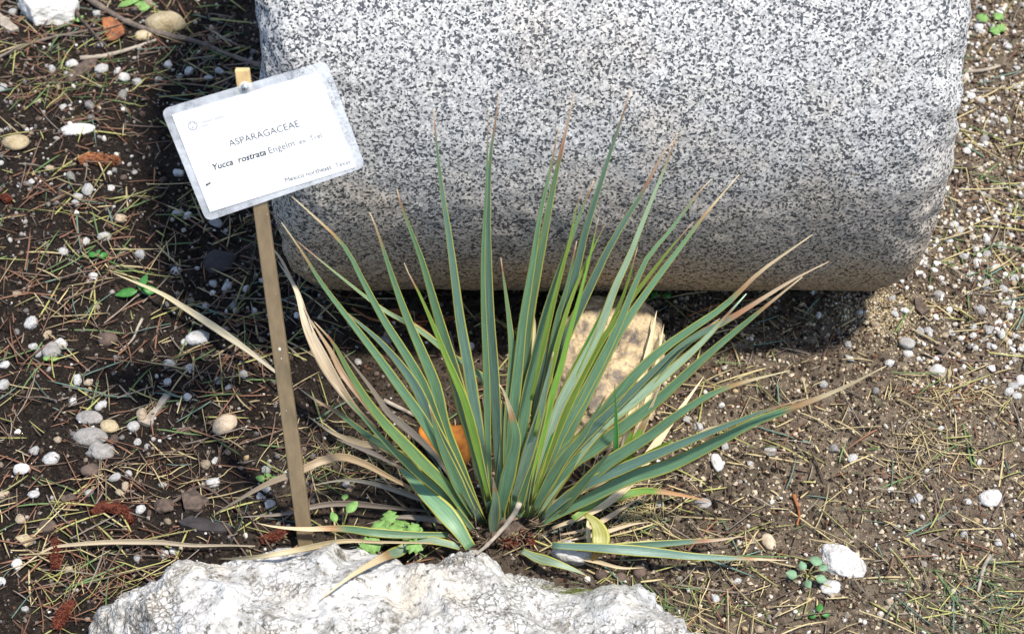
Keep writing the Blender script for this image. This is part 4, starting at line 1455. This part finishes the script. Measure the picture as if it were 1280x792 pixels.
twig('twig', [(215, 628), (252, 608), (290, 632), (308, 645)], 5, 'bark', 'dark crooked twig by the black bark chip', .005)
twig('twig', [(480, 500), (520, 520), (560, 545), (600, 560)], 5, 'deadwood', 'pale twig lying behind the orange leaf', .006)
twig('twig', [(700, 545), (720, 555), (745, 572)], 6, 'deadwood', 'short pale twig in front of the tan boulder', .006)
twig('twig', [(440, 385), (470, 400), (520, 402), (560, 398)], 4, 'rust', 'reddish twig in the shade under the granite drum', .005)
twig('twig', [(860, 395), (900, 380), (950, 372)], 3, 'rust', 'thin reddish stem in the shade beside the boulder', .005)

# flat wooden stick
p0, p1 = ong(182, 533), ong(210, 496)
d = p1 - p0
L = np.linalg.norm(d)
d /= L
sd_ = np.array([-d[1], d[0], 0])
n = 10
t = np.linspace(0, 1, n)
srng = np.random.default_rng(8)
half = np.interp(t, [0, .12, .25, 1], [.010, .0085, .0045, .0035]) + srng.normal(0, .0004, n)
cen = p0 + d * (t * L)[:, None] + np.array([0, 0, .006])
v = np.vstack([cen - sd_ * half[:, None], cen + sd_ * half[:, None], cen + sd_ * half[:, None] - [0, 0, .005], cen - sd_ * half[:, None] - [0, 0, .005]])
f = [[i + a * n, i + 1 + a * n, i + 1 + ((a + 1) % 4) * n, i + ((a + 1) % 4) * n] for a in range(4) for i in range(n - 1)] + [[0, n, 2 * n, 3 * n], [n - 1, 4 * n - 1, 3 * n - 1, 2 * n - 1]]
tag(link('wooden_stick', mkmesh('wooden_stick', v, f, M['deadwood'], False)), 'flat pale wooden stick with a split wider end', 'stick')


def bark_chip(px, label, mat='bark', thick=.006, lift=.004, name='bark_chip'):
    pts = np.array([ong(u, v) for u, v in px])
    c = pts.mean(0)
    zt = max(p[2] for p in pts) + lift
    n = len(pts)
    topv = pts.copy()
    topv[:, 2] = zt + np.random.default_rng(int(c[0] * 1e4) % 999).uniform(-.002, .002, n)
    bot = topv.copy()
    bot[:, 2] = pts[:, 2].min() - .002
    cc = c.copy()
    cc[2] = zt + .002
    v = np.vstack([topv, bot, cc])
    f = [[i, (i + 1) % n, 2 * n] for i in range(n)] + [[i, i + n, (i + 1) % n + n, (i + 1) % n] for i in range(n)]
    me = mkmesh(name, v, f, M[mat], False)
    bm = bmesh.new()
    bm.from_mesh(me)
    bmesh.ops.recalc_face_normals(bm, faces=bm.faces)
    bmesh.ops.subdivide_edges(bm, edges=bm.edges[:], cuts=3, use_grid_fill=True)
    for q in bm.verts: q.co += q.normal * float(fbm(np.array([q.co[:]]) * 90, 3)[0]) * .0016
    bm.to_mesh(me)
    bm.free()
    return tag(link(name, me), label, 'bark')


bark_chip([(222, 655), (240, 648), (268, 652), (292, 660), (285, 668), (250, 666), (228, 663)], 'black charred bark chip behind the limestone block', 'slate')
bark_chip([(82, 97), (100, 84), (122, 76), (120, 84), (104, 97), (88, 104)], 'flat brown bark flake below the weathered grey twig')
bark_chip([(228, 655 - 30), (245, 618), (262, 628), (250, 640), (232, 640)], 'dark bark scrap left of the stake foot')
bark_chip([(1142, 378), (1152, 382), (1160, 393), (1152, 396), (1144, 388)], 'brown bark scrap at the right foot of the drum')
bark_chip([(74, 621), (90, 618), (97, 624), (88, 629), (78, 628)], 'small purplish bark scrap above the curved red catkin')
bark_chip([(1168, 438), (1180, 432), (1186, 442), (1176, 448)], 'thin brown bark scrap in the gravel')
bark_chip([(20, 676), (34, 670), (44, 678), (32, 684)], 'yellow brown leaf scrap left of the standing red catkin', 'ochre')
bark_chip([(0, 22), (12, 28), (24, 40), (14, 42), (0, 34)], 'pale split bark piece left of the jagged white stone', 'deadwood')


def catkin(px, wpx, label, seed, mat='cone'):
    """a spent male cone: core with rows of little scales"""
    rng = np.random.default_rng(seed)
    P = spline([ong(u, v) + np.array([0, 0, .006]) for u, v in px], 16)
    k = mpp(P[0])
    R = wpx * k / 2
    prof = np.sin(np.linspace(.25, math.pi - .25, 16)) ** .5
    root = empty('catkin', tuple(P[8] - np.array([0, 0, .006])))
    tag(root, label, 'catkin')
    inv = Matrix.Translation(root.location).inverted()
    v, f = tube(P, prof * R * .72, 10)
    o_ = link('core', mkmesh('core', v, f, M[mat]))
    o_.parent = root
    o_.matrix_parent_inverse = inv
    Vs, Fs, b = [], [], 0
    T = np.gradient(P, axis=0)
    T /= np.linalg.norm(T, axis=1)[:, None]
    for i in range(230):
        s = rng.uniform(0, 15)
        j = int(s)
        c = P[j] + (P[min(j + 1, 15)] - P[j]) * (s - j)
        tt = T[j]
        a = np.cross(tt, [0, 0, 1])
        a /= np.linalg.norm(a)
        bb = np.cross(a, tt)
        th_ = rng.uniform(0, 6.28)
        nrm = a * math.cos(th_) + bb * math.sin(th_)
        sd2 = np.cross(nrm, tt)
        c = c + nrm * prof[j] * R * .72
        s_ = R * .26
        q = np.array([c - sd2 * s_ * .6, c + sd2 * s_ * .6, c + tt * s_ * 1.1 + nrm * s_ * 1.2, c - tt * s_ * .5 + nrm * s_ * .8])
        Vs.append(q)
        Fs += [[b, b + 1, b + 2], [b + 1, b, b + 3], [b, b + 2, b + 3], [b + 2, b + 1, b + 3]]
        b += 4
    o_ = link('scales', mkmesh('scales', np.vstack(Vs), np.array(Fs), M[mat], False))
    o_.parent = root
    o_.matrix_parent_inverse = inv
    o_['kind'] = 'stuff'


catkin([(116, 646), (128, 638), (142, 638), (156, 644), (166, 656)], 17, 'curved dark red catkin lying on the needles', 1)
catkin([(70, 678), (72, 692), (71, 706), (70, 716)], 18, 'straight dark red catkin under the long straw leaf', 2)
catkin([(94, 756), (84, 766), (76, 778), (70, 790)], 18, 'dark red catkin beside the left end of the limestone block', 3)
catkin([(326, 680), (340, 676), (352, 670), (360, 664)], 16, 'dark red catkin at the foot of the stake', 4)
catkin([(99, 206), (112, 202), (126, 204), (150, 206)], 17, 'reddish cone below the flat white stone', 5, 'rust')
catkin([(624, 680), (636, 684), (650, 676)], 14, 'dark red catkin wedged under the yucca stem', 6)
catkin([(652, 666), (660, 676), (666, 686)], 12, 'small dark red catkin right of the yucca stem', 7)
catkin([(2, 250), (8, 252), (14, 256)], 12, 'small reddish catkin in the shade left of the label', 8)


def curled(name, px, mat, label, curl=.6, lift=.012, cat='leaf', thick=.0007, zadd=None):
    """a dry leaf: outline filled with a grid fan, edges curled up"""
    pts = np.array([ong(u, v) for u, v in px])
    c = pts.mean(0)
    n = 36
    loop = spline(np.vstack([pts, pts[:1]]), n + 1)[:-1]
    rings = 7
    V = []
    for k in range(rings):
        s = (k + .35) / (rings - 1 + .35)
        q = c + (loop - c) * s
        rr = np.linalg.norm(loop - c, axis=1)
        q[:, 2] = c[2] + lift * .3 + lift * curl * s ** 2 * (1 + .9 * np.sin(np.linspace(0, 4 * math.pi, n) + 1)) + .0015 * fbm(q * 60, 2)
        if zadd: q[:, 2] += zadd(q)
        V.append(q)
    top_ = np.vstack(V)
    bot = top_ - [0, 0, thick]
    v = np.vstack([top_, bot])
    N = len(top_)
    ft = grid_faces(rings, n, wrap_v=True)
    f = [list(q) for q in ft] + [list(q + N)[::-1] for q in ft] + [list(range(n))[::-1], list(range(N, N + n))]
    o_ = (rings - 1) * n
    f += [[o_ + i, o_ + (i + 1) % n, N + o_ + (i + 1) % n, N + o_ + i] for i in range(n)]
    return tag(link(name, mkmesh(name, v, f, M[mat])), label, cat)


curled('curled_leaf', [(128, 30), (142, 28), (154, 36), (156, 46), (148, 56), (136, 58), (134, 48), (130, 40)], 'rust', 'curled rusty brown leaf beside the crossing twigs', .7, .007)
# orange leaf standing among the yucca leaves
curled('orange_leaf', [(524, 566), (538, 540), (556, 532), (566, 550), (580, 556), (590, 585), (574, 600), (552, 592), (534, 582)], 'orange', 'bright orange dry leaf caught behind the yucca leaves', .5, .02,
       zadd=lambda q: .012 + .12 * (q[:, 1] - q[:, 1].mean()))
curled('shaded_leaf', [(475, 395), (500, 390), (540, 398), (585, 400), (560, 406), (510, 404)], 'rust', 'brown dry leaf lying in the shade of the drum', .3, .006)


def leaflet(c, dirv, L, W, nrm, n=8, lobes=0.0):
    dirv = dirv / np.linalg.norm(dirv)
    s = np.cross(nrm, dirv)
    s /= np.linalg.norm(s)
    nn = np.cross(dirv, s)
    t = np.linspace(0, 1, n)
    half = W / 2 * np.sin(np.clip(t ** .8 * .94 + .03, 0, 1) * math.pi) ** .8 * (1 + lobes * 2.2 * np.sin(t * 19))
    mid = c + dirv * (t * L)[:, None] + nn * (-.18 * L * t ** 2)[:, None]
    l = mid + s * half[:, None] + nn * (half * .12)[:, None]
    r = mid - s * half[:, None] + nn * (half * .12)[:, None]
    th = nn * .0005
    v = np.vstack([l, mid, r, l - th, mid - th, r - th])
    f = []
    for i in range(n - 1):
        f += [[i, i + 1, n + i + 1, n + i], [n + i, n + i + 1, 2 * n + i + 1, 2 * n + i]]
        f += [[3 * n + i, 4 * n + i, 4 * n + i + 1, 3 * n + i + 1], [4 * n + i, 5 * n + i, 5 * n + i + 1, 4 * n + i + 1]]
        f += [[i, 3 * n + i, 3 * n + i + 1, i + 1], [2 * n + i, 2 * n + i + 1, 5 * n + i + 1, 5 * n + i]]
    return v, f


def weed(u, v, leaves, mat, label, name='weed', stem_h=.02, lobes=0.0):
    """leaves: (du, dv, length px, width px, angle) with the angle in the picture plane of the ground"""
    b = onsurf(u, v)
    root = empty(name, tuple(b))
    tag(root, label, 'weed')
    inv = Matrix.Translation(root.location).inverted()
    wr = np.random.default_rng(int(u * 3 + v))
    for (du, dv, L, W, ang) in leaves:
        p = onz(u + du, v + dv, b[2] + stem_h * wr.uniform(.7, 1.2))
        k = mpp(p)
        dv_ = np.array([math.cos(ang), math.sin(ang), wr.uniform(-.1, .35)])
        nrm = np.array([wr.uniform(-.3, .3), -.45 + wr.uniform(-.2, .2), .9])
        vv, f = leaflet(p, dv_, L * k, W * k * 1.1, nrm, 20 if lobes else 8, lobes)
        o_ = link('leaf', mkmesh('leaf', vv, f, M[mat]))
        o_.parent = root
        o_.matrix_parent_inverse = inv
        tv, tf = tube([b - [0, 0, .004], (b + p) / 2 + [0, 0, .004], p + dv_ * L * k * .04], [.0012, .001, .0007], 5)
        o_ = link('stem', mkmesh('stem', tv, tf, M['stem']))
        o_.parent = root
        o_.matrix_parent_inverse = inv


weed(173, 366, [(2, -4, 30, 11, 1.45), (-2, -2, 27, 11, 3.3), (4, -2, 20, 12, .25)], 'weeddark', 'three leaved green seedling beside the long dry leaf', 'seedling', .014)
weed(492, 680, [(-10, -12, 26, 22, 2.2), (4, -20, 22, 22, 1.2), (10, -8, 28, 24, .3), (-16, 0, 26, 22, 3.3), (-4, -26, 20, 18, 1.7), (16, 0, 22, 18, -.4), (0, -6, 26, 26, 1.5), (-22, 6, 30, 18, 3.6), (20, -14, 18, 16, .9)], 'weed',
     'light green lobed weed between the yucca and the limestone block', 'weed', .028, .12)
weed(428, 668, [(6, -28, 20, 12, .9), (-8, -16, 16, 9, 2.0), (2, -44, 12, 8, 1.4)], 'weed', 'thin stemmed green weed by the grey dry leaf', 'weed', .03)
weed(1008, 722, [(-12, -2, 14, 11, 2.9), (-3, -10, 13, 9, 1.8), (10, -16, 19, 15, 1.2), (12, 0, 14, 10, -.3), (0, 3, 13, 9, -1.4), (17, -10, 13, 10, .7)], 'weedgrey', 'small blue green round leaved weed in front of the pointed white stone', 'weed', .015)
weed(1026, 772, [(-2, -8, 13, 9, 1.4), (-6, -2, 11, 8, 2.8), (3, -3, 10, 7, .3)], 'weeddark', 'tiny dark green seedling below the crumbly white stone', 'seedling', .008)
weed(826, 373, [(-4, -3, 10, 10, 2.6), (4, -3, 10, 9, .4)], 'weeddark', 'tiny green seedling in the shade beside the boulder', 'seedling', .01)
weed(1240, 30, [(-6, -4, 16, 12, 2.4), (5, -6, 16, 12, .9), (0, 4, 15, 11, -1.2), (6, 4, 12, 10, -.3)], 'weed', 'small pale green weed in the gravel by the drum end', 'weed', .012, .1)
weed(92, 30, [(-2, -4, 12, 7, 2.2), (4, -3, 12, 6, .9), (1, -5, 12, 6, 1.6)], 'weed', 'tiny green sprout beside the jagged white stone', 'weed', .01)
weed(168, 8, [(-20, 0, 26, 8, .2), (0, -2, 26, 8, .15), (6, 4, 14, 9, .4)], 'weed', 'flat green grass tuft above the long dark twig', 'weed', .006)
weed(62, 452, [(-2, -2, 10, 8, 2.2), (2, -2, 9, 7, .6)], 'weed', 'tiny green seedling beside grey flat pebble', 'seedling', .006)
weed(335, 601, [(-4, -2, 12, 8, 2.9), (3, -1, 11, 8, .2), (0, -5, 9, 7, 1.5)], 'weed', 'tiny pale green seedling under the arching brown leaf', 'seedling', .008)
weed(122, 322, [(-3, -2, 11, 7, 2.6), (3, -2, 11, 7, .5), (0, -4, 10, 6, 1.6)], 'weeddark', 'small dark green sprout above the three leaved seedling', 'seedling', .008)


# tufts of needles still joined, and matted dry grass
def tuft(px, n, L, spread, cols, label, seed, cat='dry grass'):
    rng = np.random.default_rng(seed)
    c = ong(*px)
    Vs, Fs, Cs, b = [], [], [], 0
    for i in range(n):
        x, y = c[0] + rng.normal(0, spread), c[1] + rng.normal(0, spread * .8)
        a = rng.uniform(0, 6.28)
        l = rng.uniform(.5, 1) * L
        q = np.array([(x + math.cos(a) * l * t + rng.normal(0, .0007), y + math.sin(a) * l * t + rng.normal(0, .0007)) for t in np.linspace(-.5, .5, 5)])
        z = ghf(q[:, 0], q[:, 1]) + .001 + rng.uniform(0, .007)
        v, f = tube(np.column_stack([q, z]), np.array([.5, 1, 1, .9, .3]) * rng.uniform(.0004, .0009), 3, False)
        Vs.append(v)
        Fs += [[k + b for k in w_] for w_ in f]
        b += len(v)
        Cs.append(np.repeat([np.array(NCOL[rng.choice(cols)]) * rng.uniform(.8, 1.35)], len(v), 0))
    o_ = link('dry_grass', mkmesh('dry_grass', np.vstack(Vs), Fs, M['needle'], True, np.vstack(Cs)))
    tag(o_, label, cat, kind='stuff')


tuft((1190, 490), 90, .045, .028, ['straw', 'straw', 'rust'], 'matted straw coloured grass right of the drum', 1)
tuft((1150, 560), 70, .05, .032, ['straw', 'straw', 'grey'], 'matted pale grass on dry soil', 2)
tuft((1225, 760), 90, .055, .038, ['green', 'yellow', 'blue', 'green'], 'tuft of green needles on soil at the far right', 3)
tuft((860, 770), 60, .06, .035, ['green', 'yellow', 'straw'], 'green needles beside the end of the limestone block', 4)
tuft((800, 640), 90, .05, .025, ['straw', 'straw', 'straw', 'yellow'], 'matted straw under the right yucca leaves', 5)
tuft((110, 730), 80, .06, .04, ['rust', 'rust', 'brown', 'yellow'], 'rusty needles beside the left end of the block', 6)
tuft((440, 570), 100, .06, .035, ['straw', 'yellow', 'straw', 'brown'], 'matted straw under the left yucca leaves', 7)
tuft((200, 600), 80, .06, .045, ['rust', 'brown', 'straw'], 'rusty needles between the pebbles and the stake', 8)
tuft((90, 110), 130, .06, .06, ['rust', 'yellow', 'green', 'brown'], 'mixed needles in the upper left of the bed', 9)
cp = ong(1105, 395)
scatter(2200, .0015, .0050, OCT, lambda P, rng: (pickpal([(.30, .235, .135), (.40, .33, .20), (.20, .15, .09), (.46, .42, .34)], [4, 3, 2, 1.5], len(P), rng), None),
        lambda x, y: np.exp(-((x - cp[0]) / .05) ** 2 - ((y - cp[1]) / .04) ** 2), 71, 'stone_dust', 'crumb', 'crumbly yellow stone dust at the right foot of the drum', 'stone dust', .3,
        (cp[0] - .13, cp[0] + .13), (cp[1] - .1, cp[1] + .1), 1.6)

# ------------------------------------------------------------------ which pebble, which needle: named by what lies beside it
MARKS = [((173, 366), 'the three leaved seedling'), ((384, 688), 'the foot of the stake'), ((278, 328), 'the dark slate piece'), ((281, 533), 'the smooth tan oval pebble'),
         ((113, 548), 'the flat dark grey pebble'), ((142, 640), 'the curved red catkin'), ((60, 18), 'the big jagged white stone'), ((142, 44), 'the curled rusty leaf'),
         ((96, 164), 'the flat long white stone'), ((208, 33), 'the cream rounded stone'), ((248, 426), 'the large white angular stone'), ((135, 427), 'the dark brown angular stone'),
         ((255, 658), 'the black bark chip'), ((125, 204), 'the reddish cone'), ((1052, 704), 'the pointed white stone'), ((1008, 722), 'the round leaved weed'),
         ((997, 638), 'the short orange red twig'), ((897, 580), 'the white wedge stone'), ((1133, 431), 'the brown grey pebble by the drum'), ((1190, 490), 'the matted straw grass'),
         ((1230, 87), 'the short twig by the drum end'), ((1240, 30), 'the pale green weed by the drum end'), ((1239, 624), 'the white stone among green needles'),
         ((760, 450), 'the tan boulder'), ((71, 697), 'the straight red catkin'), ((84, 772), 'the catkin at the block end'), ((776, 723), 'the mossy block end'),
         ((1150, 384), 'the bark scrap at the drum foot'), ((20, 180), 'the yellowish stone'), ((64, 440), 'the grey flat pebble'), ((197, 515), 'the flat wooden stick'),
         ((961, 679), 'the cream oval pebble'), ((1228, 716), 'the short forked grey twig'), ((500, 560), 'the dry left yucca leaves'), ((540, 400), 'the shade under the drum'),
         ((1150, 560), 'the matted pale grass')]
MPOS = [(ong(u, v), t) for (u, v), t in MARKS]
bins = {}
for o in list(COL.objects):
    if o.parent is None and o.get('category') in ('pebble', 'pine needle'):
        l = np.array(o.location)
        ds = [np.hypot(*(l - p)[:2]) for p, _ in MPOS]
        i = int(np.argmin(ds))
        kind = o['label'].split(' on ')[0].split(' in ')[0]
        bins.setdefault((kind, i), []).append((ds[i], o))
for (kind, i), lst in bins.items():
    lst.sort(key=lambda q: q[0])
    where = MPOS[i][1]
    for r, (d_, o) in enumerate(lst):
        if r < 3: o['label'] = '%s %s to %s' % (kind, ['closest', 'second closest', 'third closest'][r], where)
        else: o['label'] = '%s scattered farther out around %s' % (kind, where)
        o['group'] = '%ss around %s' % (kind, where) if len(lst) > 1 else o['group']
print('LEAVES', NLEAF[0], 'PEBBLES', npeb)
